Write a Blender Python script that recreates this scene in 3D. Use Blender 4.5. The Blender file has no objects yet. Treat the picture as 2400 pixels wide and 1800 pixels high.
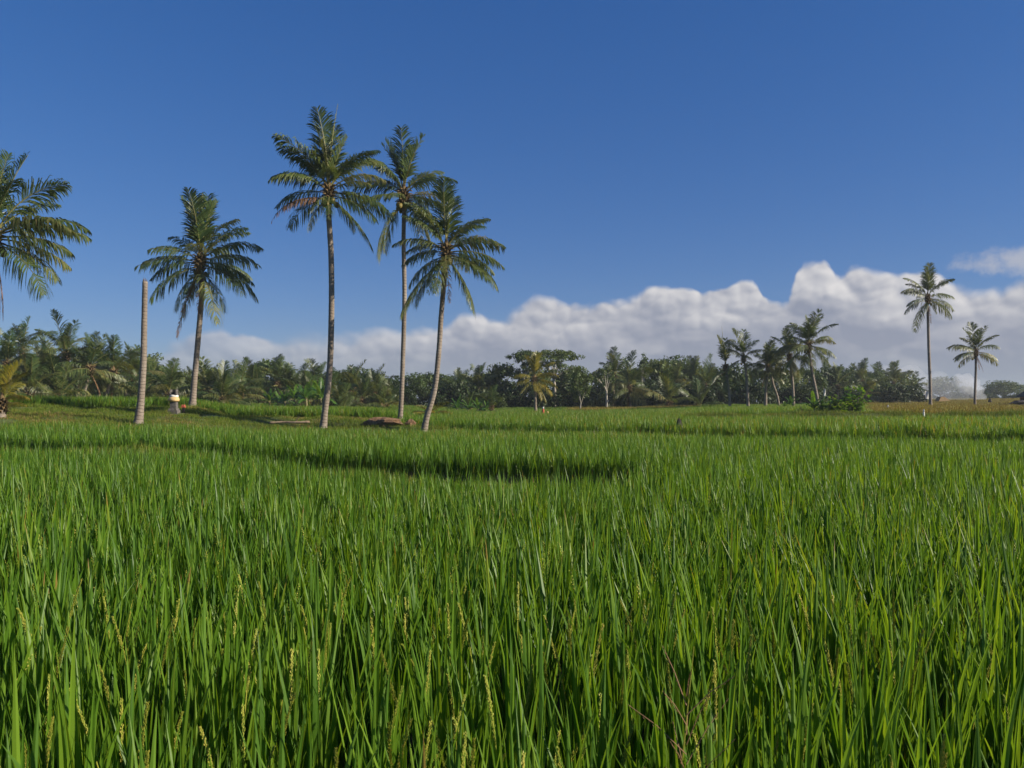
import bpy, math, random
import numpy as np
from mathutils import Vector, Matrix, Euler

scene = bpy.context.scene
R = math.radians

# ------------------------------------------------------------------ camera
F = 1900.0            # focal length in pixels of the 2400 px wide photograph
HY = 945.0            # row of the horizon
ZC = 1.85             # height of the lens above the datum
cam_data = bpy.data.cameras.new("camera")
cam_data.sensor_width = 36.0
cam_data.lens = F / 2400.0 * 36.0
cam_data.shift_y = (HY - 900.0) / 2400.0
cam_data.clip_start = 0.05
cam_data.clip_end = 20000.0
cam_data.dof.use_dof = True
cam_data.dof.focus_distance = 4.5
cam_data.dof.aperture_fstop = 11.0
cam = bpy.data.objects.new("camera", cam_data)
scene.collection.objects.link(cam)
cam.location = (0, 0, ZC)
cam.rotation_euler = (R(90), 0, 0)
scene.camera = cam

# ------------------------------------------------------------------ sun and sky
SUN_EL = R(26.0)
SUN_AZ = R(105.0)      # clockwise from +Y (the way the camera looks) towards +X
sun_vec = Vector((math.sin(SUN_AZ) * math.cos(SUN_EL), math.cos(SUN_AZ) * math.cos(SUN_EL), math.sin(SUN_EL)))
sun_data = bpy.data.lights.new("sun", 'SUN')
sun_data.energy = 5.0
sun_data.angle = R(0.55)
sun_data.color = (1.0, 0.90, 0.74)
sun = bpy.data.objects.new("sun", sun_data)
scene.collection.objects.link(sun)
sun.rotation_euler = (-sun_vec).to_track_quat('-Z', 'Y').to_euler()

world = bpy.data.worlds.new("World")
scene.world = world
world.use_nodes = True
wn, wl = world.node_tree.nodes, world.node_tree.links
wn.clear()


def node(tree, t, loc=None, **kw):
    n = tree.nodes.new(t)
    for k, v in kw.items():
        setattr(n, k, v)
    return n


class NT:
    """small helper to write node maths"""
    def __init__(self, tree):
        self.t = tree

    def n(self, kind, **kw):
        return node(self.t, kind, **kw)

    def put(self, sock, v):
        if v is None:
            return
        if isinstance(v, bpy.types.NodeSocket):
            self.t.links.new(v, sock)
        else:
            sock.default_value = v

    def m(self, op, a, b=None, c=None, clamp=False):
        x = self.n('ShaderNodeMath', operation=op, use_clamp=clamp)
        self.put(x.inputs[0], a)
        self.put(x.inputs[1], b)
        self.put(x.inputs[2], c)
        return x.outputs[0]

    def step(self, v, lo, hi, a=0.0, b=1.0, smooth=True):
        x = self.n('ShaderNodeMapRange', interpolation_type='SMOOTHSTEP' if smooth else 'LINEAR')
        x.clamp = True if not smooth else x.clamp
        self.put(x.inputs['Value'], v)
        self.put(x.inputs['From Min'], lo)
        self.put(x.inputs['From Max'], hi)
        self.put(x.inputs['To Min'], a)
        self.put(x.inputs['To Max'], b)
        return x.outputs['Result']

    def mix(self, f, a, b):
        x = self.n('ShaderNodeMix', data_type='RGBA')
        self.put(x.inputs[0], f)
        self.put(x.inputs[6], a if isinstance(a, bpy.types.NodeSocket) else (*a[:3], 1.0))
        self.put(x.inputs[7], b if isinstance(b, bpy.types.NodeSocket) else (*b[:3], 1.0))
        return x.outputs[2]

    def noise(self, vec, scale, detail=3.0, rough=0.5, dist=0.0, dim='3D'):
        x = self.n('ShaderNodeTexNoise', noise_dimensions=dim)
        self.put(x.inputs['Vector'], vec)
        self.put(x.inputs['Scale'], scale)
        self.put(x.inputs['Detail'], detail)
        self.put(x.inputs['Roughness'], rough)
        self.put(x.inputs['Distortion'], dist)
        return x.outputs['Fac']

    def xyz(self, x, y, z):
        c = self.n('ShaderNodeCombineXYZ')
        self.put(c.inputs[0], x)
        self.put(c.inputs[1], y)
        self.put(c.inputs[2], z)
        return c.outputs[0]


W = NT(world.node_tree)
sky = W.n('ShaderNodeTexSky', sky_type='NISHITA')
sky.sun_disc = False
sky.sun_elevation = SUN_EL
sky.sun_rotation = SUN_AZ
sky.altitude = 200
sky.air_density = 1.0
sky.dust_density = 0.3
sky.ozone_density = 3.5
hs = W.n('ShaderNodeHueSaturation')
hs.inputs['Saturation'].default_value = 1.3
hs.inputs['Value'].default_value = 1.0
wl.new(sky.outputs[0], hs.inputs['Color'])
grade = W.n('ShaderNodeMix', data_type='RGBA', blend_type='MULTIPLY')
grade.inputs[0].default_value = 1.0
wl.new(hs.outputs[0], grade.inputs[6])
grade.inputs[7].default_value = (0.86 * 0.068, 0.93 * 0.068, 1.32 * 0.068, 1.0)
sky_col = grade.outputs[2]

# cumulus bank along the horizon: a function of the direction only
tc = W.n('ShaderNodeTexCoord')
sep = W.n('ShaderNodeSeparateXYZ')
wl.new(tc.outputs['Generated'], sep.inputs[0])
dx, dy, dz = sep.outputs[0], sep.outputs[1], sep.outputs[2]
az = W.m('ARCTAN2', dx, dy)
hor = W.m('SQRT', W.m('ADD', W.m('MULTIPLY', dx, dx), W.m('MULTIPLY', dy, dy)))
el = W.m('DIVIDE', dz, W.m('MAXIMUM', hor, 0.001))
# coordinates in "photograph metres": u along the horizon, v up
u = az
v = el
p0 = W.xyz(u, v, 0.37)
warp1 = W.m('SUBTRACT', W.noise(p0, 9.0, 4.0, 0.55), 0.5)
p1 = W.xyz(u, W.m('MULTIPLY', v, 1.25), 3.1)
warp2 = W.m('SUBTRACT', W.noise(p1, 11.0, 4.0, 0.55), 0.5)
uw = W.m('ADD', u, W.m('MULTIPLY', warp1, 0.026))
vw = W.m('ADD', v, W.m('MULTIPLY', warp2, 0.016))


def tops(points, usock):
    """height of the cloud tops over the azimuth, as a curve"""
    fc = W.n('ShaderNodeFloatCurve')
    cu = fc.mapping.curves[0]
    pts = []
    for px, py in points:
        a = math.atan((px - 1200.0) / F)
        t = (HY - py) / F * math.cos(a)
        pts.append(((a + 0.8) / 1.6, max(0.0, t) / 0.25))
    while len(cu.points) < len(pts):
        cu.points.new(0.5, 0.5)
    for q, (x, y) in zip(cu.points, pts):
        q.location = (x, y)
        q.handle_type = 'AUTO'
    fc.mapping.update()
    wl.new(W.m('DIVIDE', W.m('ADD', usock, 0.8), 1.6), fc.inputs['Value'])
    return W.m('MULTIPLY', fc.outputs[0], 0.25)


bank_pts = [(-260, 900), (150, 880), (330, 830), (450, 795), (600, 782), (700, 792), (820, 790), (950, 772), (1080, 752),
            (1180, 742), (1270, 706), (1340, 716), (1420, 716), (1480, 690), (1520, 672), (1580, 684), (1640, 694), (1700, 692), (1760, 668),
            (1805, 712), (1855, 690), (1890, 622), (1935, 616), (1965, 655), (1990, 636), (2080, 652), (2130, 636), (2200, 650), (2270, 684), (2340, 664),
            (2440, 640), (2650, 630), (3100, 660)]
T = tops(bank_pts, uw)
low_pts = [(-260, 920), (200, 880), (420, 838), (560, 830), (720, 838), (850, 836), (1000, 812), (1120, 788), (1250, 766), (1400, 770), (1520, 728), (1640, 742), (1740, 745),
           (1900, 705), (2000, 712), (2110, 718), (2250, 730), (2420, 706), (3100, 720)]
TL = tops(low_pts, W.m('ADD', uw, 0.012))
fine = W.m('SUBTRACT', W.noise(W.xyz(u, v, 7.7), 38.0, 5.0, 0.6), 0.5)
mid = W.m('SUBTRACT', W.noise(W.xyz(u, W.m('MULTIPLY', v, 1.5), 1.9), 17.0, 4.0, 0.5), 0.5)


def voro(vec, scale):
    q = W.n('ShaderNodeTexVoronoi', feature='F1', voronoi_dimensions='2D')
    wl.new(vec, q.inputs['Vector'])
    q.inputs['Scale'].default_value = scale
    return q.outputs['Distance']


def domes(du, dv):
    """rounded heads of the cumulus, seen at a small offset"""
    uu = W.m('ADD', W.m('ADD', u, W.m('MULTIPLY', warp1, 0.016)), du)
    vv = W.m('ADD', W.m('ADD', v, W.m('MULTIPLY', warp2, 0.016)), dv)
    c = W.xyz(uu, W.m('MULTIPLY', vv, 1.2), 0.0)
    h = W.m('MULTIPLY', W.m('SUBTRACT', 0.5, voro(c, 15.0)), W.m('ADD', 0.024, W.m('MULTIPLY', warp1, 0.06)))
    h = W.m('ADD', h, W.m('MULTIPLY', W.m('SUBTRACT', 0.5, voro(c, 31.0)), 0.010))
    return W.m('ADD', h, W.m('MULTIPLY', W.m('SUBTRACT', 0.5, voro(c, 70.0)), 0.0035))


dome = domes(0.0, 0.0)
dome_s = domes(0.0045, 0.0050)
depth = W.m('SUBTRACT', W.m('ADD', T, W.m('ADD', W.m('MULTIPLY', fine, 0.006), W.m('MINIMUM', dome, 0.008))), vw)   # how far below the top
edge = W.m('MULTIPLY', W.step(W.noise(W.xyz(u, v, 5.0), 6.0, 1.0, 0.5), 0.35, 0.65, 0.0035, 0.010), W.step(u, -0.3, 0.2, 2.2, 1.0))
cover = W.step(depth, W.m('MULTIPLY', edge, -0.35), edge)
# upper separate wisp
wisp_c = W.m('ADD', W.m('POWER', W.m('DIVIDE', W.m('SUBTRACT', uw, 0.585), 0.085), 2.0), W.m('POWER', W.m('DIVIDE', W.m('SUBTRACT', vw, 0.150), 0.019), 2.0))
wisp = W.m('MULTIPLY', W.step(W.m('ADD', wisp_c, W.m('MULTIPLY', fine, 2.6)), 1.25, 0.0), 0.75)
# thin veil lower in the sky, everywhere round the horizon
veil = W.m('MULTIPLY', W.step(v, 0.13, 0.0), W.step(W.noise(W.xyz(u, W.m('MULTIPLY', v, 4.0), 2.0), 5.0, 4.0, 0.55), 0.35, 0.75, 0.05, 0.55))
relief = W.m('MULTIPLY', W.m('SUBTRACT', dome, dome_s), 75.0)
below = W.m('SUBTRACT', W.m('ADD', TL, W.m('MULTIPLY', mid, 0.05)), vw)
high = W.step(below, 0.036, -0.022)
lit = W.m('ADD', W.m('MULTIPLY', high, 0.60), W.m('MULTIPLY', relief, W.m('ADD', 0.22, W.m('MULTIPLY', high, 0.80))), clamp=True)
lit = W.m('MULTIPLY', lit, W.step(u, -0.75, 0.28, 0.45, 1.0))
puff = W.m('MULTIPLY', W.step(W.noise(W.xyz(u, W.m('MULTIPLY', v, 2.0), 4.4), 11.0, 3.0, 0.5), 0.52, 0.75), 0.34)
lit = W.m('MAXIMUM', lit, W.m('ADD', puff, W.m('MULTIPLY', relief, 0.2)), clamp=True)
shade_col = (0.200, 0.219, 0.278)
lit_col = (0.53, 0.515, 0.515)
cloud_col = W.mix(lit, shade_col, lit_col)  # sunlit heads and shaded undersides painted into the cloud colour
sc_ = W.n('ShaderNodeSeparateColor')
wl.new(sky_col, sc_.inputs[0])
cc_ = W.n('ShaderNodeCombineColor')
for i_, (k_, p_) in enumerate(((0.465, 0.70), (0.52, 0.72), (0.55, 0.62))):     # film-like response of the three channels
    wl.new(W.m('MULTIPLY', W.m('POWER', sc_.outputs[i_], p_), k_), cc_.inputs[i_])
base_sky = cc_.outputs[0]
mist_col = (0.188, 0.226, 0.272)
c1 = W.mix(W.m('MULTIPLY', veil, W.step(u, -0.9, 0.6, 0.45, 1.0)), base_sky, mist_col)
c2 = W.mix(wisp, c1, (0.35, 0.355, 0.39))
c3 = W.mix(W.m('MULTIPLY', cover, W.step(u, -0.6, 0.05, 0.55, 0.97)), c2, cloud_col)
low = W.step(v, 0.075, 0.0)
c4 = W.mix(W.m('MULTIPLY', low, 0.55), c3, mist_col)
bg = W.n('ShaderNodeBackground')
wl.new(c4, bg.inputs['Color'])
bg.inputs['Strength'].default_value = 0.90
bg0 = W.n('ShaderNodeBackground')
wl.new(base_sky, bg0.inputs['Color'])
bg0.inputs['Strength'].default_value = 0.90
band = W.m('MULTIPLY', W.m('LESS_THAN', v, 0.24), W.m('GREATER_THAN', v, -0.06))     # clouds only stand near the horizon
mw = W.n('ShaderNodeMixShader')
wl.new(band, mw.inputs[0])
wl.new(bg0.outputs[0], mw.inputs[1])
wl.new(bg.outputs[0], mw.inputs[2])
wo = W.n('ShaderNodeOutputWorld')
wl.new(mw.outputs[0], wo.inputs['Surface'])

scene.view_settings.view_transform = 'Standard'
scene.view_settings.look = 'None'
scene.view_settings.exposure = 0.65
scene.view_settings.gamma = 1.0
scene.view_settings.use_curve_mapping = False
scene.render.engine = 'CYCLES'
cy = scene.cycles
cy.max_bounces = 6
cy.diffuse_bounces = 2
cy.glossy_bounces = 2
cy.transmission_bounces = 4
cy.transparent_max_bounces = 8
cy.volume_bounces = 1
cy.caustics_reflective = False
cy.caustics_refractive = False
cy.use_denoising = True
cy.sample_clamp_indirect = 4.0

# ------------------------------------------------------------------ helpers
rng = np.random.default_rng(11)
random.seed(5)
COL = scene.collection


def at(px, py, d):
    """world point seen at a pixel of the photograph at distance d along the view axis"""
    return Vector(((px - 1200.0) / F * d, d, ZC + (HY - py) / F * d))


def make_mesh(name, verts, faces, mats, tint=None, midx=None, smooth=False):
    me = bpy.data.meshes.new(name)
    me.from_pydata([tuple(map(float, p)) for p in verts], [], faces)
    for m_ in mats:
        me.materials.append(m_)
    if tint is not None:
        a = me.attributes.new("tint", 'FLOAT', 'POINT')
        a.data.foreach_set("value", np.asarray(tint, dtype=np.float32))
    if midx is not None:
        me.polygons.foreach_set("material_index", np.asarray(midx, dtype=np.int32))
    if smooth:
        me.polygons.foreach_set("use_smooth", np.ones(len(me.polygons), dtype=bool))
    me.update()
    return me


class MB:
    """collects polygons with a tint for each point"""
    def __init__(self):
        self.v, self.f, self.t, self.mi = [], [], [], []

    def add(self, verts, faces, tint=0.5, mi=0):
        b = len(self.v)
        self.v.extend(verts)
        self.f.extend([tuple(i + b for i in f) for f in faces])
        if np.isscalar(tint):
            self.t.extend([tint] * len(verts))
        else:
            self.t.extend(tint)
        self.mi.extend([mi] * len(faces))

    def box(self, c, s, tint=0.5, mi=0, taper=1.0, rz=0.0):
        x, y, z = s[0] / 2, s[1] / 2, s[2] / 2
        cs, sn = math.cos(rz), math.sin(rz)
        vs = []
        for (a, b, k) in ((-1, -1, -1), (1, -1, -1), (1, 1, -1), (-1, 1, -1), (-1, -1, 1), (1, -1, 1), (1, 1, 1), (-1, 1, 1)):
            q = taper if k > 0 else 1.0
            X, Y = a * x * q, b * y * q
            vs.append((c[0] + X * cs - Y * sn, c[1] + X * sn + Y * cs, c[2] + k * z))
        self.add(vs, [(0, 3, 2, 1), (4, 5, 6, 7), (0, 1, 5, 4), (1, 2, 6, 5), (2, 3, 7, 6), (3, 0, 4, 7)], tint, mi)

    def tube(self, pts, radii, sides=8, tint=0.5, mi=0, cap=True):
        pts = [Vector(p) for p in pts]
        n = len(pts)
        vs, fs = [], []
        ref = Vector((0.3, 0.9, 0.1))
        for i, p in enumerate(pts):
            d = (pts[min(i + 1, n - 1)] - pts[max(i - 1, 0)]).normalized()
            if abs(d.dot(ref.normalized())) > 0.95:
                ref = Vector((0.9, 0.1, 0.3))
            a = d.cross(ref).normalized()
            b = d.cross(a)
            r = radii[i]
            for k in range(sides):
                t = 2 * math.pi * k / sides
                q = p + a * (r * math.cos(t)) + b * (r * math.sin(t))
                vs.append((q.x, q.y, q.z))
        for i in range(n - 1):
            for k in range(sides):
                k2 = (k + 1) % sides
                fs.append((i * sides + k, i * sides + k2, (i + 1) * sides + k2, (i + 1) * sides + k))
        if cap:
            fs.append(tuple(range(sides))[::-1])
            fs.append(tuple((n - 1) * sides + k for k in range(sides)))
        self.add(vs, fs, tint, mi)

    def mesh(self, name, mats, smooth=False):
        return make_mesh(name, self.v, self.f, mats, self.t, self.mi, smooth)


def obj(name, me, parent=None, loc=None, rot=None, scl=None):
    o = bpy.data.objects.new(name, me)
    COL.objects.link(o)
    if parent is not None:
        o.parent = parent
    if loc is not None:
        o.location = loc
    if rot is not None:
        o.rotation_euler = rot
    if scl is not None:
        o.scale = (scl, scl, scl) if np.isscalar(scl) else scl
    return o


def tag(o, label=None, cat=None, group=None, kind=None):
    if label:
        o["label"] = label
    if cat:
        o["category"] = cat
    if group:
        o["group"] = group
    if kind:
        o["kind"] = kind
    return o


def thing(name, label, cat, loc, rz=0.0, group=None, scl=None):
    return tag(obj(name, None, loc=loc, rot=(0, 0, rz), scl=scl), label, cat, group)


# ------------------------------------------------------------------ materials
def new_mat(name):
    m_ = bpy.data.materials.new(name)
    m_.use_nodes = True
    m_.node_tree.nodes.clear()
    return m_, NT(m_.node_tree)


def ramp(N, fac, stops):
    r = N.n('ShaderNodeValToRGB')
    e = r.color_ramp.elements
    while len(e) < len(stops):
        e.new(0.5)
    for q, (p, c) in zip(e, stops):
        q.position = p
        q.color = (*c, 1.0)
    N.put(r.inputs[0], fac)
    return r.outputs[0]


def leaf_mat(name, stops, trans=0.35, rough=0.45, trans_gain=1.6, spec=0.4, obj_rand=0.25, warm=(1.25, 1.0, 0.5)):
    """leaf: reflects a little, lets some light through; tint attribute + object random choose the hue"""
    m_, N = new_mat(name)
    at_ = N.n('ShaderNodeAttribute', attribute_name="tint")
    oi = N.n('ShaderNodeObjectInfo')
    geo = N.n('ShaderNodeNewGeometry')
    f = N.m('ADD', at_.outputs['Fac'], N.m('MULTIPLY', N.m('SUBTRACT', oi.outputs['Random'], 0.5), obj_rand))
    nz = N.noise(geo.outputs['Position'], 0.9, 2.0)
    f = N.m('ADD', f, N.m('MULTIPLY', N.m('SUBTRACT', nz, 0.5), 0.3), clamp=True)
    col = ramp(N, f, stops)
    pb = N.n('ShaderNodeBsdfPrincipled')
    N.put(pb.inputs['Base Color'], col)
    pb.inputs['Roughness'].default_value = rough
    pb.inputs['Specular IOR Level'].default_value = spec
    tr = N.n('ShaderNodeBsdfTranslucent')
    mulc = N.n('ShaderNodeMix', data_type='RGBA', blend_type='MULTIPLY')
    mulc.inputs[0].default_value = 1.0
    N.put(mulc.inputs[6], col)
    mulc.inputs[7].default_value = (warm[0] * trans_gain, warm[1] * trans_gain, warm[2] * trans_gain, 1)
    N.put(tr.inputs['Color'], mulc.outputs[2])
    ms = N.n('ShaderNodeMixShader')
    ms.inputs[0].default_value = trans
    N.t.links.new(pb.outputs[0], ms.inputs[1])
    N.t.links.new(tr.outputs[0], ms.inputs[2])
    out = N.n('ShaderNodeOutputMaterial')
    N.t.links.new(ms.outputs[0], out.inputs['Surface'])
    return m_


def solid_mat(name, stops, scale=4.0, rough=0.85, bump=0.3, detail=5.0, stretch=(1, 1, 1), coord='Object'):
    m_, N = new_mat(name)
    tc_ = N.n('ShaderNodeTexCoord')
    mp = N.n('ShaderNodeMapping')
    mp.inputs['Scale'].default_value = stretch
    N.t.links.new(tc_.outputs[coord], mp.inputs['Vector'])
    nz = N.noise(mp.outputs[0], scale, detail, 0.6)
    col = ramp(N, nz, stops)
    pb = N.n('ShaderNodeBsdfPrincipled')
    N.put(pb.inputs['Base Color'], col)
    pb.inputs['Roughness'].default_value = rough
    pb.inputs['Specular IOR Level'].default_value = 0.25
    if bump:
        bp = N.n('ShaderNodeBump')
        bp.inputs['Strength'].default_value = bump
        bp.inputs['Distance'].default_value = 0.05
        N.put(bp.inputs['Height'], nz)
        N.t.links.new(bp.outputs[0], pb.inputs['Normal'])
    out = N.n('ShaderNodeOutputMaterial')
    N.t.links.new(pb.outputs[0], out.inputs['Surface'])
    return m_


M = {}
M['rice'] = leaf_mat('rice_leaf', [(0.0, (0.048, 0.118, 0.011)), (0.45, (0.088, 0.186, 0.014)), (0.8, (0.150, 0.255, 0.019)), (0.96, (0.21, 0.27, 0.026)), (1.0, (0.27, 0.19, 0.04))],
                     trans=0.42, rough=0.46, trans_gain=1.6, spec=0.34, obj_rand=0.22, warm=(1.2, 1.0, 0.45))
M['panicle'] = leaf_mat('rice_panicle', [(0.0, (0.20, 0.27, 0.03)), (0.6, (0.34, 0.37, 0.05)), (1.0, (0.46, 0.42, 0.08))], trans=0.25, rough=0.55, trans_gain=1.1, spec=0.3)
M['ripe'] = leaf_mat('ripe_rice', [(0.0, (0.10, 0.10, 0.018)), (0.5, (0.20, 0.16, 0.030)), (1.0, (0.30, 0.22, 0.05))], trans=0.25, rough=0.6, trans_gain=1.1, spec=0.2)
M['grass'] = leaf_mat('bank_grass', [(0.0, (0.060, 0.12, 0.012)), (0.4, (0.115, 0.18, 0.017)), (0.7, (0.18, 0.19, 0.028)), (1.0, (0.28, 0.19, 0.08))], trans=0.3, rough=0.6, trans_gain=1.2, spec=0.2)
M['palm'] = leaf_mat('palm_leaflet', [(0.0, (0.032, 0.064, 0.019)), (0.45, (0.080, 0.115, 0.030)), (0.8, (0.160, 0.175, 0.052)), (1.0, (0.26, 0.22, 0.09))],
                     trans=0.30, rough=0.40, trans_gain=1.6, spec=0.42, obj_rand=0.55)
M['palm_yellow'] = leaf_mat('palm_leaflet_yellow', [(0.0, (0.09, 0.10, 0.012)), (0.5, (0.19, 0.17, 0.018)), (1.0, (0.32, 0.24, 0.04))], trans=0.3, rough=0.4, trans_gain=1.3, spec=0.4, obj_rand=0.5)
M['palm_dead'] = leaf_mat('palm_leaflet_dead', [(0.0, (0.10, 0.055, 0.028)), (0.5, (0.20, 0.115, 0.06)), (1.0, (0.33, 0.20, 0.11))], trans=0.2, rough=0.7, trans_gain=1.1, spec=0.15, obj_rand=0.5, warm=(1.1, 0.9, 0.7))
M['rachis'] = leaf_mat('palm_rachis', [(0.0, (0.09, 0.09, 0.025)), (0.5, (0.15, 0.14, 0.04)), (1.0, (0.23, 0.17, 0.06))], trans=0.0, rough=0.5)
M['tree'] = leaf_mat('tree_leaf', [(0.0, (0.028, 0.055, 0.013)), (0.5, (0.060, 0.098, 0.020)), (0.85, (0.105, 0.135, 0.030)), (1.0, (0.15, 0.15, 0.04))], trans=0.25, rough=0.5, trans_gain=1.4, spec=0.3, obj_rand=0.55)
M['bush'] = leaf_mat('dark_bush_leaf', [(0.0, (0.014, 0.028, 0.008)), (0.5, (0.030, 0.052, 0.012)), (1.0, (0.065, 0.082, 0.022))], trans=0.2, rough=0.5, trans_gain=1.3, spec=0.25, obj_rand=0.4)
M['tree_light'] = leaf_mat('tree_leaf_light', [(0.0, (0.040, 0.070, 0.014)), (0.5, (0.075, 0.115, 0.022)), (1.0, (0.13, 0.16, 0.035))], trans=0.3, rough=0.5, trans_gain=1.4, spec=0.3, obj_rand=0.4)
M['banana'] = leaf_mat('banana_leaf', [(0.0, (0.030, 0.085, 0.014)), (0.5, (0.065, 0.155, 0.020)), (0.9, (0.13, 0.22, 0.03)), (1.0, (0.26, 0.18, 0.06))], trans=0.4, rough=0.32, trans_gain=1.7, spec=0.5, obj_rand=0.5)
M['shrub'] = leaf_mat('shrub_leaf', [(0.0, (0.05, 0.13, 0.014)), (0.5, (0.12, 0.24, 0.02)), (1.0, (0.24, 0.34, 0.035))], trans=0.42, rough=0.4, trans_gain=1.6, spec=0.35, obj_rand=0.6)
M['banana_stem'] = solid_mat('banana_stem', [(0.3, (0.10, 0.11, 0.04)), (0.7, (0.22, 0.17, 0.09))], 5.0, 0.7, 0.2)
M['bark'] = solid_mat('tree_bark', [(0.3, (0.09, 0.07, 0.05)), (0.7, (0.22, 0.19, 0.15))], 3.0, 0.9, 0.5, stretch=(3, 3, 0.6))
M['pale_bark'] = solid_mat('pale_bark', [(0.3, (0.20, 0.18, 0.14)), (0.7, (0.40, 0.37, 0.31))], 2.0, 0.9, 0.3, stretch=(3, 3, 0.7))
M['coconut'] = solid_mat('coconut_husk', [(0.3, (0.14, 0.12, 0.03)), (0.7, (0.24, 0.18, 0.05))], 6.0, 0.5, 0.1)
M['fibre'] = solid_mat('palm_fibre', [(0.3, (0.07, 0.045, 0.022)), (0.7, (0.19, 0.13, 0.06))], 12.0, 0.9, 0.6)


def trunk_mat():
    m_, N = new_mat('palm_trunk')
    tc_ = N.n('ShaderNodeTexCoord')
    sp = N.n('ShaderNodeSeparateXYZ')
    N.t.links.new(tc_.outputs['Object'], sp.inputs[0])
    nz = N.noise(tc_.outputs['Object'], 1.3, 5.0, 0.65)
    fz = N.noise(tc_.outputs['Object'], 14.0, 4.0, 0.6)
    wv = N.m('SINE', N.m('ADD', N.m('MULTIPLY', sp.outputs[2], 42.0), N.m('MULTIPLY', nz, 9.0)))
    ring = N.step(wv, 0.55, 1.0)
    f = N.m('ADD', N.m('MULTIPLY', nz, 0.7), N.m('MULTIPLY', fz, 0.3))
    col = ramp(N, f, [(0.25, (0.105, 0.080, 0.060)), (0.5, (0.205, 0.165, 0.130)), (0.75, (0.33, 0.285, 0.235))])
    col = N.mix(N.m('MULTIPLY', ring, N.step(fz, 0.35, 0.65, 0.0, 0.28)), col, (0.10, 0.078, 0.055))
    pb = N.n('ShaderNodeBsdfPrincipled')
    N.put(pb.inputs['Base Color'], col)
    pb.inputs['Roughness'].default_value = 0.85
    bp = N.n('ShaderNodeBump')
    bp.inputs['Strength'].default_value = 0.7
    bp.inputs['Distance'].default_value = 0.03
    N.put(bp.inputs['Height'], N.m('SUBTRACT', fz, ring))
    N.t.links.new(bp.outputs[0], pb.inputs['Normal'])
    out = N.n('ShaderNodeOutputMaterial')
    N.t.links.new(pb.outputs[0], out.inputs['Surface'])
    return m_


M['trunk'] = trunk_mat()


def ground_mat():
    m_, N = new_mat('ground_soil')
    geo = N.n('ShaderNodeNewGeometry')
    n1 = N.noise(geo.outputs['Position'], 0.8, 6.0, 0.65)
    n2 = N.noise(geo.outputs['Position'], 7.0, 4.0, 0.6)
    soil = ramp(N, n2, [(0.3, (0.028, 0.022, 0.013)), (0.7, (0.075, 0.055, 0.032))])
    turf = ramp(N, n2, [(0.3, (0.045, 0.080, 0.011)), (0.7, (0.115, 0.135, 0.026))])
    att = N.n('ShaderNodeAttribute', attribute_name="turf")
    f = N.m('MULTIPLY', att.outputs['Fac'], N.step(n1, 0.30, 0.55, 0.25, 1.0))
    col = N.mix(f, soil, turf)
    pb = N.n('ShaderNodeBsdfPrincipled')
    N.put(pb.inputs['Base Color'], col)
    pb.inputs['Roughness'].default_value = 0.8
    bp = N.n('ShaderNodeBump')
    bp.inputs['Strength'].default_value = 0.6
    bp.inputs['Distance'].default_value = 0.06
    N.put(bp.inputs['Height'], N.m('ADD', n1, n2))
    N.t.links.new(bp.outputs[0], pb.inputs['Normal'])
    out = N.n('ShaderNodeOutputMaterial')
    N.t.links.new(pb.outputs[0], out.inputs['Surface'])
    return m_


M['ground'] = ground_mat()

# ------------------------------------------------------------------ terraced ground
# for each direction (pixel column) the knots (distance, height) of the terrace profile; the same kind of segment lies between the same two knots
COLS = [-900, 0, 440, 560, 860, 1040, 1130, 1400, 1560, 1640, 1900, 2400, 3400]
LEFT = [(17, .20), (17.4, .30), (19.8, .62), (21.4, .36), (22, .32), (31, .36), (33, 1.02), (36, 1.22), (40.5, 1.58), (58, 1.36), (58.5, 1.5), (59, 1.4), (84, 1.40), (84.6, 1.5), (85.2, 1.4), (105, 1.45), (220, 2.0), (1500, 2.0)]
L440 = [(17, .20), (17.4, .30), (19.6, .60), (21.0, .34), (21.6, .30), (33, .30), (35, 1.00), (38, 1.30), (46, 1.52), (58, 1.36), (58.5, 1.5), (59, 1.4), (84, 1.35), (84.6, 1.5), (85.2, 1.4), (105, 1.45), (220, 2.0), (1500, 2.0)]
L560 = [(16, .20), (16.4, .25), (18.0, .36), (19.9, .10), (20.7, .22), (36.6, .02), (37.8, .72), (40, 1.05), (42, 1.02), (52, 1.02), (52.4, 1.2), (53, 1.1), (84, 1.30), (84.6, 1.4), (85.2, 1.3), (105, 1.4), (220, 2.0), (1500, 2.0)]
L860 = [(13.6, .20), (14.0, .12), (15.0, .30), (17.8, .02), (18.6, .10), (36.8, -.03), (37.8, .70), (40, .98), (42, .95), (52, .90), (52.4, 1.05), (53, .9), (84, 1.10), (84.6, 1.2), (85.2, 1.1), (105, 1.3), (220, 2.0), (1500, 2.0)]
L1040 = [(12.7, .20), (13.1, .10), (13.7, .28), (17.4, .00), (18.3, .06), (36.8, -.04), (37.6, .66), (39, .62), (40.5, .22), (50, .25), (50.5, .5), (51, .3), (78, .50), (79, .65), (80, .5), (105, .9), (220, 2.0), (1500, 2.0)]
L1130 = [(12.1, .20), (12.5, .10), (13.2, .28), (17.2, .00), (18.1, .05), (36.8, -.04), (37.8, .10), (38.4, .34), (39, .26), (50, .25), (50.5, .45), (51, .3), (76, .36), (77, .55), (78, .4), (105, .8), (220, 2.0), (1500, 2.0)]
L1400 = [(12.0, .20), (12.3, .10), (13.0, .28), (16.5, .00), (17.4, .06), (33, .00), (34.2, .05), (34.6, .30), (35, .30), (46, .27), (46.5, .5), (47, .3), (68, .40), (69, .6), (70, .5), (105, .9), (220, 2.0), (1500, 2.0)]
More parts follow.
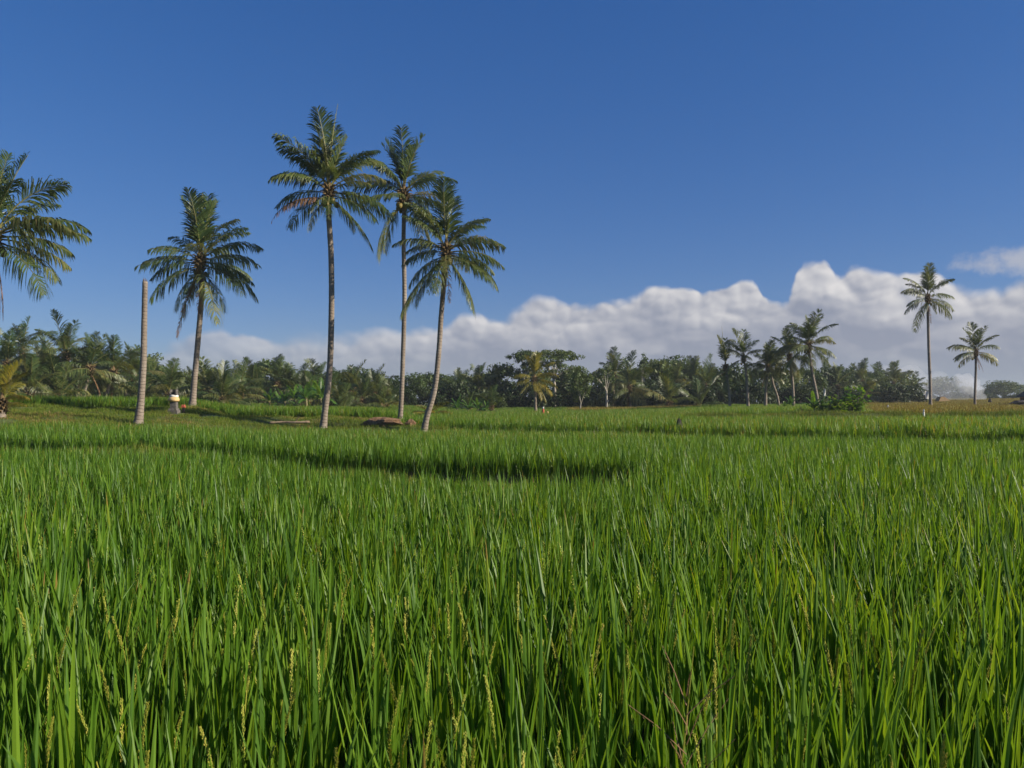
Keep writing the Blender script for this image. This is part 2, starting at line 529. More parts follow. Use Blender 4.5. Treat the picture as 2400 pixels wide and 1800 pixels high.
L1560 = [(13.4, .19), (13.6, .19), (14.2, .16), (15.2, .08), (15.7, .12), (30, .05), (31.2, .08), (31.6, .36), (31.9, .36), (40, .33), (40.5, .5), (41, .36), (55, .42), (56, .9), (57.5, .7), (105, 1.0), (220, 2.0), (1500, 2.0)]
L1640 = [(14.0, .18), (14.02, .18), (14.04, .18), (14.06, .18), (14.08, .18), (28, .08), (29.2, .12), (29.6, .26), (29.9, .27), (37, .28), (38.2, .28), (38.6, .34), (48, .35), (49.5, 1.12), (51, .85), (105, 1.1), (220, 2.0), (1500, 2.0)]
L1900 = [(14.0, .18), (14.02, .18), (14.04, .18), (14.06, .18), (14.08, .18), (26, .09), (27.2, .12), (27.6, .34), (27.9, .35), (34, .34), (35.2, .30), (35.6, .36), (44, .37), (45.6, 1.20), (47.5, .95), (110, 1.2), (220, 2.1), (1500, 2.1)]
L2400 = [(14.0, .18), (14.02, .18), (14.04, .18), (14.06, .18), (14.08, .18), (23.4, .10), (24.8, .12), (25.2, .36), (25.5, .37), (32, .36), (33.2, .32), (33.6, .38), (43, .39), (44.6, 1.22), (47.5, .95), (110, 1.35), (220, 2.2), (1500, 2.2)]
KN = [LEFT, LEFT, L440, L560, L860, L1040, L1130, L1400, L1560, L1640, L1900, L2400, L2400]
KD = np.array([[k[0] for k in c] for c in KN], dtype=float)     # columns x knots
KZ = np.array([[k[1] for k in c] for c in KN], dtype=float)
# segment before knot 0 = 0 (near field), then 1..; which carry rice
RICE_SEG = {0: 'rice', 5: 'rice', 9: 'rice', 12: 'rice', 15: 'far'}
NK = KD.shape[1]


def vnoise(x, y, s, seed=0):
    """smooth value noise, vectorised"""
    x = np.asarray(x, float) / s + seed * 17.3
    y = np.asarray(y, float) / s - seed * 9.7
    xi, yi = np.floor(x), np.floor(y)
    fx, fy = x - xi, y - yi
    fx, fy = fx * fx * (3 - 2 * fx), fy * fy * (3 - 2 * fy)

    def h(a, b):
        t = np.sin(a * 127.1 + b * 311.7 + seed * 74.7) * 43758.5453
        return t - np.floor(t)
    return (h(xi, yi) * (1 - fx) + h(xi + 1, yi) * fx) * (1 - fy) + (h(xi, yi + 1) * (1 - fx) + h(xi + 1, yi + 1) * fx) * fy


def profile(x, y):
    """ground height, segment number and position within the segment (0..1), column"""
    x = np.asarray(x, float)
    y = np.asarray(y, float)
    px = 1200.0 + F * x / np.maximum(y, 1.0)
    px = np.clip(px + (vnoise(x, y, 3.0, 3) - 0.5) * 16, COLS[0], COLS[-1])
    yy = y + (vnoise(x, y, 2.2, 5) - 0.5) * 0.7 * np.clip(y / 12, 0, 1) + (vnoise(x, y, 9.0, 6) - 0.5) * 0.8 * np.clip((y - 15) / 15, 0, 1)
    d = np.stack([np.interp(px, COLS, KD[:, k]) for k in range(NK)], axis=-1)
    z = np.stack([np.interp(px, COLS, KZ[:, k]) for k in range(NK)], axis=-1)
    seg = np.sum(yy[..., None] >= d, axis=-1)
    lo = np.clip(seg - 1, 0, NK - 1)
    hi = np.clip(seg, 0, NK - 1)
    d0 = np.take_along_axis(d, lo[..., None], -1)[..., 0]
    d1 = np.take_along_axis(d, hi[..., None], -1)[..., 0]
    z0 = np.take_along_axis(z, lo[..., None], -1)[..., 0]
    z1 = np.take_along_axis(z, hi[..., None], -1)[..., 0]
    t = np.where(d1 > d0, (yy - d0) / np.maximum(d1 - d0, 1e-6), 0.0)
    t = np.clip(t, 0, 1)
    ts = t * t * (3 - 2 * t)
    g = z0 + (z1 - z0) * ts
    rice = np.isin(seg, [0, 5, 9, 12, 15])
    g = g - 0.14 * np.where(seg <= 1, 1.0, 0.0) * np.clip((y - 5.0) / 6.0, 0, 1) * np.clip((px - 560) / 250, 0, 1) * np.clip((1600 - px) / 180, 0, 1)
    g = g + np.where(rice, 0.0, (vnoise(x, y, 1.1, 8) - 0.5) * 0.22 + (vnoise(x, y, 3.3, 9) - 0.5) * 0.22) * np.clip(y / 15, 0, 1)
    return g, seg, t, px


def ground_z(x, y):
    return float(profile(np.array([x]), np.array([y]))[0][0])


def build_ground():
    ys = np.concatenate([np.linspace(-40, 0, 12)[:-1], np.arange(0, 10, 0.4), np.arange(10, 60, 0.22), np.arange(60, 115, 0.8), np.geomspace(115, 1500, 26)])
    ts = np.concatenate([-np.geomspace(3.0, 0.74, 12), np.linspace(-0.72, 0.72, 190), np.geomspace(0.74, 3.0, 12)])
    Y, Tt = np.meshgrid(ys, ts, indexing='ij')
    X = Tt * np.maximum(Y, 8.0)
    X = np.where(Y < 8, Tt * 8.0 * (1 + (8 - Y) / 20.0), X)
    g, seg, t, px = profile(X, Y)
    nr, nc = X.shape
    verts = np.stack([X, Y, g], axis=-1).reshape(-1, 3)
    idx = np.arange(nr * nc).reshape(nr, nc)
    faces = np.stack([idx[:-1, :-1], idx[:-1, 1:], idx[1:, 1:], idx[1:, :-1]], axis=-1).reshape(-1, 4)
    me = bpy.data.meshes.new("ground")
    me.from_pydata(verts.tolist(), [], faces.tolist())
    me.materials.append(M['ground'])
    a = me.attributes.new("turf", 'FLOAT', 'POINT')
    a.data.foreach_set("value", np.where(np.isin(seg, [0, 5, 9, 12, 15]), 0.1, 1.0).reshape(-1).astype(np.float32))
    me.polygons.foreach_set("use_smooth", np.ones(len(me.polygons), dtype=bool))
    tag(obj("ground", me), "terraced earth of mud and turf carrying the rice fields", kind='structure')


build_ground()

# ------------------------------------------------------------------ rice
def rice_leaf(mb, base, azim, tilt, length, width, curl, segs=5, fold=0.25, twist=0.0, tint=0.5, mi=0):
    """one blade: leaves the stem at `base`, leans by `tilt` from upright towards `azim` and bends over by `curl`"""
    ca, sa = math.cos(azim), math.sin(azim)
    p = np.array(base, float)
    rows = []
    for i in range(segs + 1):
        s = i / segs
        a = tilt + curl * s ** 2.2
        dirv = np.array([math.sin(a) * ca, math.sin(a) * sa, math.cos(a)])
        tw = twist * s
        side0 = np.array([-sa, ca, 0.0])
        nrm0 = np.cross(dirv, side0)
        side = side0 * math.cos(tw) + nrm0 * math.sin(tw)
        nrm = np.cross(dirv, side)
        w = width * min(1.0, 0.45 + 1.8 * s) * (1 - s ** 2.4)
        rows.append((p.copy(), side, nrm, w))
        p = p + dirv * (length / segs)
    vs, fs, ti = [], [], []
    tj = tint
    for i, (q, sd, nr, w) in enumerate(rows):
        tt = tj + (0.25 if i == segs and tint > 0.8 else 0.0)
        if i == segs:
            vs.append(tuple(q))
            ti.append(tt)
        elif fold > 0:
            vs += [tuple(q - sd * w / 2), tuple(q + nr * w * fold), tuple(q + sd * w / 2)]
            ti += [tt] * 3
        else:
            vs += [tuple(q - sd * w / 2), tuple(q + sd * w / 2)]
            ti += [tt] * 2
    k = 3 if fold > 0 else 2
    for i in range(segs - 1):
        for j in range(k - 1):
            fs.append((i * k + j, i * k + j + 1, (i + 1) * k + j + 1, (i + 1) * k + j))
    tip = segs * k
    for j in range(k - 1):
        fs.append(((segs - 1) * k + j, (segs - 1) * k + j + 1, tip))
    mb.add(vs, fs, ti, mi)


def grain(mb, c, d, l, r, tint, mi):
    d = Vector(d).normalized()
    a = d.orthogonal().normalized()
    b = d.cross(a)
    c = Vector(c)
    vs = [tuple(c), tuple(c + d * l)] + [tuple(c + d * l * 0.45 + a * (r * math.cos(t)) + b * (r * math.sin(t))) for t in (0, 2.094, 4.189)]
    mb.add(vs, [(0, 3, 2), (0, 4, 3), (0, 2, 4), (1, 2, 3), (1, 3, 4), (1, 4, 2)], tint, mi)


def panicle(mb, base, azim, tilt, stalk, length, curl, rnd, n=46, thick=1.0, mi=1, stem_mi=0):
    """rice ear: stalk, then grains pressed round a bending axis"""
    ca, sa = math.cos(azim), math.sin(azim)
    p = Vector(base)
    pts = [p.copy()]
    total = stalk + length
    steps = 12
    for i in range(steps):
        s = (i + 1) / steps
        a = tilt + curl * s ** 2.5
        p = p + Vector((math.sin(a) * ca, math.sin(a) * sa, math.cos(a))) * (total / steps)
        pts.append(p.copy())
    mb.tube(pts, [0.0022] * len(pts), 3, 0.6, stem_mi, cap=False)
    f0 = stalk / total

    def pos(s):
        q = s * steps
        i = min(int(q), steps - 1)
        return pts[i].lerp(pts[i + 1], q - i), (pts[i + 1] - pts[i]).normalized()
    for i in range(n):
        s = f0 + (1 - f0) * (i + rnd.random()) / n
        q, d = pos(min(s, 0.999))
        th = i * 2.4 + rnd.random()
        a = d.orthogonal().normalized()
        b = d.cross(a)
        out = a * math.cos(th) + b * math.sin(th)
        rr = thick * (0.006 * (1 - abs(2 * (s - f0) / (1 - f0) - 0.9) * 0.5))
        grain(mb, q + out * rr * rnd.random(), d + out * (0.14 + 0.26 * rnd.random()), 0.0100 * thick ** 0.5, 0.0022 * thick, rnd.random(), mi)


rnd = random.Random(3)
# leaves shared by the nearest plants: each a mesh of its own
LEAF_MESH = []
for i in range(14):
    mb = MB()
    rice_leaf(mb, (0, 0, 0), 0.0, 0.0, 0.46 + 0.024 * i, 0.0205 + 0.0011 * ((i * 5) % 9), [0.06, 0.14, 0.03, 0.26, 0.08, 0.42, 0.05][i % 7], 6, 0.24, rnd.uniform(-0.9, 0.9), 0.22 + 0.055 * ((i * 3) % 10))
    LEAF_MESH.append(mb.mesh("rice_leaf", [M['rice']], smooth=False))
STEM_MESH = []
for i in range(4):
    mb = MB()
    for k in range(5):
        a, r_ = rnd.uniform(0, 6.28), rnd.uniform(0.005, 0.035)
        b_ = (math.cos(a) * r_, math.sin(a) * r_, 0)
        tpt = (math.cos(a) * r_ * 2.2, math.sin(a) * r_ * 2.2, rnd.uniform(0.36, 0.50))
        mb.tube([b_, tpt], [0.0042, 0.0028], 5, 0.35 + 0.3 * rnd.random())
    STEM_MESH.append(mb.mesh("rice_stem", [M['rice']]))
PAN_MESH = []
for i in range(8):
    mb = MB()
    panicle(mb, (0, 0, 0), 0.0, 0.03, rnd.uniform(0.22, 0.34), rnd.uniform(0.19, 0.27), rnd.choice([0.06, 0.15, 0.3, 0.1]), rnd, 150, 1.2, 1, 0)
    PAN_MESH.append(mb.mesh("rice_panicle", [M['panicle'], M['panicle']]))


def hill_mesh(rnd, n_leaf, segs, fold, wmul, n_pan, h=1.0, mats=None, pan_n=26, spread=0.05):
    mb = MB()
    for i in range(n_leaf):
        a = rnd.uniform(0, 6.283)
        r_ = spread * rnd.random()
        z0 = rnd.uniform(0.04, 0.42) * h
        L_ = rnd.uniform(0.36, 0.66) * h
        tilt = abs(rnd.gauss(0.0, 0.14)) + 0.02
        rice_leaf(mb, (math.cos(a) * r_, math.sin(a) * r_, z0), a + rnd.uniform(-0.7, 0.7), tilt, L_, rnd.uniform(0.013, 0.021) * wmul, rnd.choice([0.06, 0.12, 0.2, 0.4, 0.15]) * rnd.random() * 1.4,
                  segs, fold, rnd.uniform(-0.8, 0.8), min(1.0, rnd.random() * 0.82 + (0.2 if rnd.random() < 0.03 else 0)))
    for i in range(n_pan):
        a = rnd.uniform(0, 6.283)
        panicle(mb, (0.02 * math.cos(a), 0.02 * math.sin(a), 0.36 * h), a, rnd.uniform(0.02, 0.16), 0.22 * h, 0.2 * h, rnd.uniform(0.05, 0.4), rnd, pan_n, 1.7, 1)
    return mb.mesh("rice_hill", mats or [M['rice'], M['panicle']])


def proto_collection(name, meshes):
    c = bpy.data.collections.new(name)
    for m_ in meshes:
        o = bpy.data.objects.new(name + "_source", m_)
        c.objects.link(o)
    return c


def patch_mesh(rnd, size, hills, n_leaf, wmul, h=1.0, mats=None, p_pan=0.0):
    """a metre of field seen from far: many hills in one mesh with fewer, broader blades"""
    mb = MB()
    for k in range(hills):
        cx, cy_ = rnd.uniform(-size / 2, size / 2), rnd.uniform(-size / 2, size / 2)
        hh = h * rnd.uniform(0.86, 1.08)
        for i in range(n_leaf):
            a = rnd.uniform(0, 6.283)
            rice_leaf(mb, (cx + 0.05 * math.cos(a), cy_ + 0.05 * math.sin(a), rnd.uniform(0.05, 0.42) * hh), a, abs(rnd.gauss(0, 0.18)) + 0.03, rnd.uniform(0.36, 0.60) * hh, rnd.uniform(0.011, 0.017) * wmul,
                      rnd.random() * 0.4, 2, 0.0, 0.0, rnd.random() * 0.9, 1 if (p_pan and rnd.random() < p_pan) else 0)
    return mb.mesh("rice_patch", mats or [M['rice'], M['panicle']])


def scatter(name, pts, rot, scl, coll, label, kind='stuff'):
    """points carrying instances of the meshes in a collection (uncountable growth only)"""
    me = bpy.data.meshes.new(name)
    me.vertices.add(len(pts))
    me.vertices.foreach_set("co", np.asarray(pts, dtype=np.float32).reshape(-1))
    a = me.attributes.new("rot", 'FLOAT_VECTOR', 'POINT')
    a.data.foreach_set("vector", np.asarray(rot, dtype=np.float32).reshape(-1))
    a = me.attributes.new("scl", 'FLOAT_VECTOR', 'POINT')
    a.data.foreach_set("vector", np.asarray(scl, dtype=np.float32).reshape(-1))
    a = me.attributes.new("pick", 'INT', 'POINT')
    a.data.foreach_set("value", rng.integers(0, len(coll.objects), len(pts)).astype(np.int32))
    me.update()
    o = obj(name, me)
    tag(o, label, kind=kind)
    ng = bpy.data.node_groups.new(name + "_growth", 'GeometryNodeTree')
    ng.interface.new_socket("Geometry", in_out='INPUT', socket_type='NodeSocketGeometry')
    ng.interface.new_socket("Geometry", in_out='OUTPUT', socket_type='NodeSocketGeometry')
    gi = ng.nodes.new('NodeGroupInput')
    go = ng.nodes.new('NodeGroupOutput')
    ip = ng.nodes.new('GeometryNodeInstanceOnPoints')
    ci = ng.nodes.new('GeometryNodeCollectionInfo')
    ci.inputs['Collection'].default_value = coll
    ci.inputs['Separate Children'].default_value = True
    ci.inputs['Reset Children'].default_value = True

    def na(n_, dt):
        q = ng.nodes.new('GeometryNodeInputNamedAttribute')
        q.data_type = dt
        q.inputs['Name'].default_value = n_
        return q.outputs['Attribute']
    ng.links.new(gi.outputs[0], ip.inputs['Points'])
    ng.links.new(ci.outputs[0], ip.inputs['Instance'])
    ip.inputs['Pick Instance'].default_value = True
    ng.links.new(na("pick", 'INT'), ip.inputs['Instance Index'])
    ng.links.new(na("rot", 'FLOAT_VECTOR'), ip.inputs['Rotation'])
    ng.links.new(na("scl", 'FLOAT_VECTOR'), ip.inputs['Scale'])
    ng.links.new(ip.outputs[0], go.inputs[0])
    md = o.modifiers.new("growth", 'NODES')
    md.node_group = ng
    return o


def jitter_grid(x0, x1, y0, y1, s, tmax=0.80, jit=0.42):
    xs = np.arange(x0, x1, s)
    ys = np.arange(y0, y1, s)
    X, Y = np.meshgrid(xs, ys)
    X = X.reshape(-1) + rng.uniform(-jit, jit, X.size) * s
    Y = Y.reshape(-1) + rng.uniform(-jit, jit, Y.size) * s
    k = np.abs(X) < tmax * np.maximum(Y, 0) + 1.5
    return X[k], Y[k]


def seg_height(seg, px):
    """relative height of the crop in each terrace"""
    h = np.ones_like(px) * 0.83
    h = np.where((seg == 9) & (px < 1000), 0.74, h)
    h = np.where((seg == 9) & (px >= 1000), 0.90, h)
    h = np.where((seg == 12), np.where(px < 1000, 0.45, 0.88), h)
    h = np.where((seg == 15), 0.62, h)
    return h


rnd = random.Random(21)
hills_near = proto_collection("rice_hill_near", [hill_mesh(rnd, 14, 4, 0.22, 1.55, (1 if i % 3 == 0 else 0)) for i in range(12)])
hills_mid = proto_collection("rice_hill_mid", [hill_mesh(rnd, 17, 3, 0.0, 1.25, (1 if i % 5 == 0 else 0), pan_n=14) for i in range(12)])
patches = proto_collection("rice_patch_far", [patch_mesh(rnd, 1.0, 36, 10, 1.65) for i in range(7)])
patches_ripe = proto_collection("rice_patch_ripe", [patch_mesh(rnd, 1.0, 26, 8, 2.0, 1.0, [M['ripe'], M['panicle']], 0.2) for i in range(5)])

# near field: positions of the plants
gx, gy = jitter_grid(-12, 12, 0.9, 10.0, 0.165, 0.72)
g, seg, t, px = profile(gx, gy)
k = (seg == 0)
gx, gy, g, px = gx[k], gy[k], g[k], px[k]
in_frame = (np.abs(gx) < 0.64 * gy) & (gy > 1.75)
order = np.argsort(np.where(in_frame, gy, 1e9))
near_idx = order[:300]
rest = order[300:]

RICE_LABEL = {False: "green rice plant without an ear, only blades, in the nearest rows of the paddy", True: "green rice plant bearing a yellow-green ear in the nearest rows of the paddy"}
RICE_GROUP = "nearest rice plants of the paddy"
for i in near_idx:
    x, y, z = float(gx[i]), float(gy[i]), float(g[i])
    hs_ = rnd.uniform(0.80, 0.94)
    pr = 0.62 if -0.5 < x / y < 0.2 else 0.36
    eared = rnd.random() < pr
    root = thing("rice_plant", RICE_LABEL[eared], "rice plant", (x, y, z), rnd.uniform(0, 6.28), RICE_GROUP, hs_)
    obj("stem", STEM_MESH[rnd.randrange(4)], root)
    for k_ in range(rnd.randrange(12, 16)):
        a = rnd.uniform(0, 6.283)
        r_ = rnd.uniform(0.0, 0.05)
        tilt = abs(rnd.gauss(0.0, 0.14)) + 0.02
        z0 = rnd.uniform(0.04, 0.44)
        o = obj("leaf", LEAF_MESH[rnd.randrange(14)], root, (math.cos(a) * r_, math.sin(a) * r_, z0))
        o.rotation_mode = 'XYZ'
        o.rotation_euler = (0, tilt, a + rnd.uniform(-0.6, 0.6))
        s_ = rnd.uniform(0.72, 1.0)
        o.scale = (rnd.uniform(0.85, 1.25), rnd.uniform(0.85, 1.25), s_)
    if eared:
        for q in range(1 if rnd.random() < 0.75 else 2):
            a = rnd.uniform(0, 6.283)
            o = obj("panicle", PAN_MESH[rnd.randrange(8)], root, (0.02 * math.cos(a), 0.02 * math.sin(a), rnd.uniform(0.28, 0.42)))
            o.rotation_euler = (0, rnd.uniform(0.0, 0.22), a)


def field_points(gx, gy, hmul=1.0, segs=(0, 5, 9, 12)):
    g, seg, t, px = profile(gx, gy)
    k = np.isin(seg, list(segs))
    x, y, z, sg, p = gx[k], gy[k], g[k], seg[k], px[k]
    n = len(x)
    h = seg_height(sg, p) * (0.90 + 0.12 * vnoise(x, y, 2.5, 12) + 0.10 * vnoise(x, y, 0.7, 13))
    rot = np.stack([rng.normal(0, 0.05, n), rng.normal(0, 0.05, n), rng.uniform(0, 6.283, n)], -1)
    w = rng.uniform(0.9, 1.15, n)
    scl = np.stack([w, w, h * hmul * rng.uniform(0.84, 1.13, n)], -1)
    return np.stack([x, y, z], -1), rot, scl, p, sg


P, Rr, S, _, _ = field_points(gx[rest], gy[rest])
gx2, gy2 = jitter_grid(-20, 20, 10.0, 26.0, 0.178, 0.72)
P2, R2, S2, _, _ = field_points(gx2, gy2)
near = P[:, 1] < 9.0
tag(scatter("rice_field", P, Rr, S, hills_near, "dense green rice of the near paddy behind the first rows"), None)
tag(scatter("rice_field", P2, R2, S2, hills_mid, "dense green rice across the middle paddies up to the bund"), None)
gx3, gy3 = jitter_grid(-50, 50, 26.0, 105.0, 0.62, 0.70)
P3, R3, S3, px3, sg3 = field_points(gx3, gy3, 1.0, (0, 5, 9, 12, 15))
ripe = ((sg3 == 15) & (px3 > 2030)) | ((sg3 == 15) & (px3 > 1330) & (px3 < 1640) & (P3[:, 1] > 86))
scatter("rice_field", P3[~ripe], R3[~ripe], S3[~ripe], patches, "bright green rice on the far terraces in front of the trees")
scatter("ripe_rice_field", P3[ripe], R3[ripe], S3[ripe], patches_ripe, "yellow ripening rice on the far terraces by the smoke")

gx5, gy5 = jitter_grid(30, 190, 105.0, 214.0, 0.95, 0.95)
g5, seg5, t5, px5 = profile(gx5, gy5)
k = (px5 > 1960) & ((gy5 % 19.0) > 1.6)
gx5, gy5, g5 = gx5[k], gy5[k], g5[k] + 0.22 * np.floor((gy5[k] - 105) / 19.0) * 0.3
n = len(gx5)
w = rng.uniform(1.1, 1.4, n)
scatter("ripe_rice_field", np.stack([gx5, gy5, g5], -1), np.stack([np.zeros(n), np.zeros(n), rng.uniform(0, 6.283, n)], -1), np.stack([w, w, rng.uniform(.6, .75, n)], -1), patches_ripe, "yellow ripe rice farthest off, under the grey trees on the skyline")

# short grass of bunds and banks
def tuft_mesh(rnd, n, h, w, spread, brown):
    mb = MB()
    for i in range(n):
        a = rnd.uniform(0, 6.283)
        r_ = spread * math.sqrt(rnd.random())
        a2 = rnd.uniform(0, 6.283)
        rice_leaf(mb, (r_ * math.cos(a), r_ * math.sin(a), -0.02), a2, rnd.uniform(0.1, 0.7), h * rnd.uniform(0.5, 1.2), w, rnd.uniform(0.2, 1.0), 2, 0.0, 0.0, min(1, rnd.random() * 0.6 + brown * rnd.random()))
    return mb.mesh("grass_tuft", [M['grass']])


tufts = proto_collection("grass_tuft_green", [tuft_mesh(rnd, 26, 0.17, 0.012, 0.16, 0.25) for i in range(6)])
tufts_dry = proto_collection("grass_tuft_dry", [tuft_mesh(rnd, 26, 0.15, 0.014, 0.16, 0.75) for i in range(5)])
gx4, gy4 = jitter_grid(-45, 45, 1.0, 62.0, 0.19, 0.70)
g4, seg4, t4, px4 = profile(gx4, gy4)
k = ~np.isin(seg4, [0, 5, 9, 12, 15]) & (gy4 > 8)
gx4, gy4, g4, seg4, px4 = gx4[k], gy4[k], g4[k], seg4[k], px4[k]
dry = (vnoise(gx4, gy4, 2.3, 31) + 0.5 * vnoise(gx4, gy4, 0.8, 32)) > np.where((seg4 >= 6) & (seg4 <= 8) & (px4 < 1080), 0.82, 1.12)
bare = (vnoise(gx4, gy4, 1.4, 41) > 0.80) & (seg4 >= 6) & (px4 < 1100)
n = len(gx4)
Pg = np.stack([gx4, gy4, g4], -1)
Rg = np.stack([rng.normal(0, 0.1, n), rng.normal(0, 0.1, n), rng.uniform(0, 6.283, n)], -1)
w = rng.uniform(0.8, 1.3, n)
hg = (0.45 + 1.1 * vnoise(gx4, gy4, 1.7, 44)) * np.where((seg4 >= 13), 1.5, 1.0)
Sg = np.stack([w, w, w * hg], -1)
a_ = ~dry & ~bare
scatter("grass", Pg[a_], Rg[a_], Sg[a_], tufts, "short green grass on the bunds between the paddies")
a_ = dry & ~bare
scatter("dry_grass", Pg[a_], Rg[a_], Sg[a_], tufts_dry, "yellowed grass on the bank below the palms")

# ------------------------------------------------------------------ coconut palms
FROND_L = 3.4


def frond_mesh(rnd, pitch, bend, n=46, mat='palm', droop=0.55, vee=0.25, gap=0.05, lmax=0.80, base_tint=0.4, width=0.056):
    """one frond: bending midrib with a row of leaflets on each side; built along +X with +Z up"""
    mb = MB()
    steps = 16
    p = Vector((0, 0, 0))
    pts, dirs = [p.copy()], []
    sway = rnd.uniform(-0.25, 0.25)
    for i in range(steps):
        s = (i + 0.5) / steps
        a = pitch - bend * s ** 1.35
        y = sway * s * s
        d = Vector((math.cos(a) * math.cos(y), math.cos(a) * math.sin(y), math.sin(a)))
        dirs.append(d)
        p = p + d * (FROND_L / steps)
        pts.append(p.copy())
    dirs.append(dirs[-1])
    mb.tube(pts, [0.042 * (1 - 0.85 * i / steps) for i in range(steps + 1)], 4, 0.5, 1, cap=False)
    roll = rnd.uniform(-0.5, 0.5)
    missing = [rnd.uniform(0.2, 1.0) for _ in range(2)] if gap > 0.04 else []
    for i in range(n):
        s = 0.16 + 0.84 * (i + 0.5) / n
        q = s * steps
        k_ = min(int(q), steps - 1)
        b = pts[k_].lerp(pts[k_ + 1], q - k_)
        t_ = dirs[k_]
        side0 = t_.cross(Vector((0, 0, 1)))
        if side0.length < 0.05:
            side0 = Vector((0, 1, 0))
        side0.normalize()
        upv = side0.cross(t_).normalized()
        prof = math.sin(math.pi * min(1.0, 0.18 + 0.80 * s)) ** 0.6
        for sg in (-1, 1):
            if rnd.random() < gap or any(abs(s - m_) < 0.03 for m_ in missing):
                continue
            ll = lmax * prof * rnd.uniform(0.72, 1.15) * (0.8 if rnd.random() < 0.1 else 1.0)
            sd = (side0 * sg * math.cos(roll) + upv * math.sin(roll) * sg)
            d1 = (sd * rnd.uniform(0.65, 0.95) + t_ * (0.55 + 0.5 * s) * rnd.uniform(0.8, 1.2) + upv * vee * rnd.uniform(0.5, 1.4)).normalized()
            dr = droop * rnd.uniform(0.6, 1.5)
            d2 = (d1 + Vector((0, 0, -1)) * dr).normalized()
            d3 = (d1 * 0.7 + Vector((0, 0, -1)) * dr * 2.0).normalized()
            m1 = b + d1 * ll * 0.38
            m2 = m1 + d2 * ll * 0.34
            tp = m2 + d3 * ll * 0.30
            wv = t_ * (width * 0.5)
            w2 = (wv * 0.8 + Vector((0, 0, 0.004)))
            ti = base_tint + rnd.uniform(-0.25, 0.25)
            mb.add([tuple(b - wv * 0.5), tuple(b + wv * 0.5), tuple(m1 - wv), tuple(m1 + wv), tuple(m2 - w2), tuple(m2 + w2), tuple(tp)],
                   [(0, 1, 3, 2), (2, 3, 5, 4), (4, 5, 6)], ti, 0)
    return mb.mesh("palm_frond", [M[mat], M['rachis'] if mat != 'palm_dead' else M['palm_dead']])


rnd = random.Random(77)
FT = {'spear': (88, 5, 0.02, 0.05), 'erect': (78, 16, 0.16, 0.40), 'up': (60, 50, 0.50, 0.22), 'mid': (33, 58, 0.85, 0.12), 'flat': (8, 44, 1.15, 0.0),
      'low': (-16, 44, 1.2, 0.0), 'hang': (-46, 30, 0.9, 0.0)}
FRONDS = {}
for nm, (pi_, be, dr, ve) in FT.items():
    for mat in ('palm', 'palm_yellow'):
        FRONDS[(nm, mat)] = [frond_mesh(rnd, R(pi_ + rnd.uniform(-5, 5)), R(be + rnd.uniform(-8, 12)), 30 if nm == 'spear' else 70, mat, dr, ve, 0.05 if nm in ('spear', 'erect', 'up') else 0.13,
                                        0.30 if nm == 'spear' else (1.12 if nm in ('erect', 'up') else 1.28), 0.32 if nm in ('erect', 'up') else 0.5) for _ in range(4 if mat == 'palm' else 2)]
for nm, (pi_, be) in {'dead': (-68, 16), 'deadflat': (-2, 70)}.items():
    ms = [frond_mesh(rnd, R(pi_ + rnd.uniform(-6, 6)), R(be), 40, 'palm_dead', 1.6, 0.0, 0.2, 0.75, 0.5, 0.062) for _ in range(3)]
    FRONDS[(nm, 'palm')] = ms
    FRONDS[(nm, 'palm_yellow')] = ms


def nut_mesh():
    mb = MB()
    nr, ns = 6, 9
    vs = [(0, 0, -0.15)]
    for i in range(1, nr):
        a = math.pi * i / nr
        for k_ in range(ns):
            t_ = 2 * math.pi * k_ / ns
            r_ = 0.115 * math.sin(a) * (1 + 0.06 * math.cos(3 * t_))
            vs.append((r_ * math.cos(t_), r_ * math.sin(t_), -0.15 * math.cos(a)))
    vs.append((0, 0, 0.16))
    fs = [(0, 1 + (k_ + 1) % ns, 1 + k_) for k_ in range(ns)]
    for i in range(nr - 2):
        for k_ in range(ns):
            a, b = 1 + i * ns + k_, 1 + i * ns + (k_ + 1) % ns
            fs.append((a, b, b + ns, a + ns))
    last = len(vs) - 1
    fs += [(last, last - ns + k_, last - ns + (k_ + 1) % ns) for k_ in range(ns)]
    mb.add(vs, fs, 0.5, 0)
    return mb.mesh("coconut", [M['coconut']], smooth=True)


NUT = nut_mesh()
mb = MB()
for i in range(34):
    a = i * 2.4
    z_ = -0.55 + 0.8 * i / 34
    mb.tube([(0.09 * math.cos(a), 0.09 * math.sin(a), z_), (0.26 * math.cos(a), 0.26 * math.sin(a), z_ + 0.22), (0.44 * math.cos(a), 0.44 * math.sin(a), z_ + 0.20)], [0.07, 0.045, 0.02], 5, 0.5)
mb.tube([(0, 0, -0.6), (0, 0, -0.1), (0, 0, 0.35), (0, 0, 0.75)], [0.15, 0.21, 0.14, 0.04], 9, 0.5)
LEAF_BASE = mb.mesh("leaf_base", [M['fibre']], smooth=True)


def trunk_path(pts, n):
    """smooth curve through points (Catmull-Rom)"""
    P_ = [Vector(p) for p in pts]
    P_ = [P_[0] * 2 - P_[1]] + P_ + [P_[-1] * 2 - P_[-2]]
    out = []
    m_ = len(P_) - 3
    for i in range(n + 1):
        s = i / n * m_
        k_ = min(int(s), m_ - 1)
        f = s - k_
        a, b, c, d = P_[k_:k_ + 4]
        out.append(0.5 * ((2 * b) + (c - a) * f + (2 * a - 5 * b + 4 * c - d) * f * f + (3 * b - a - 3 * c + d) * f ** 3))
    return out


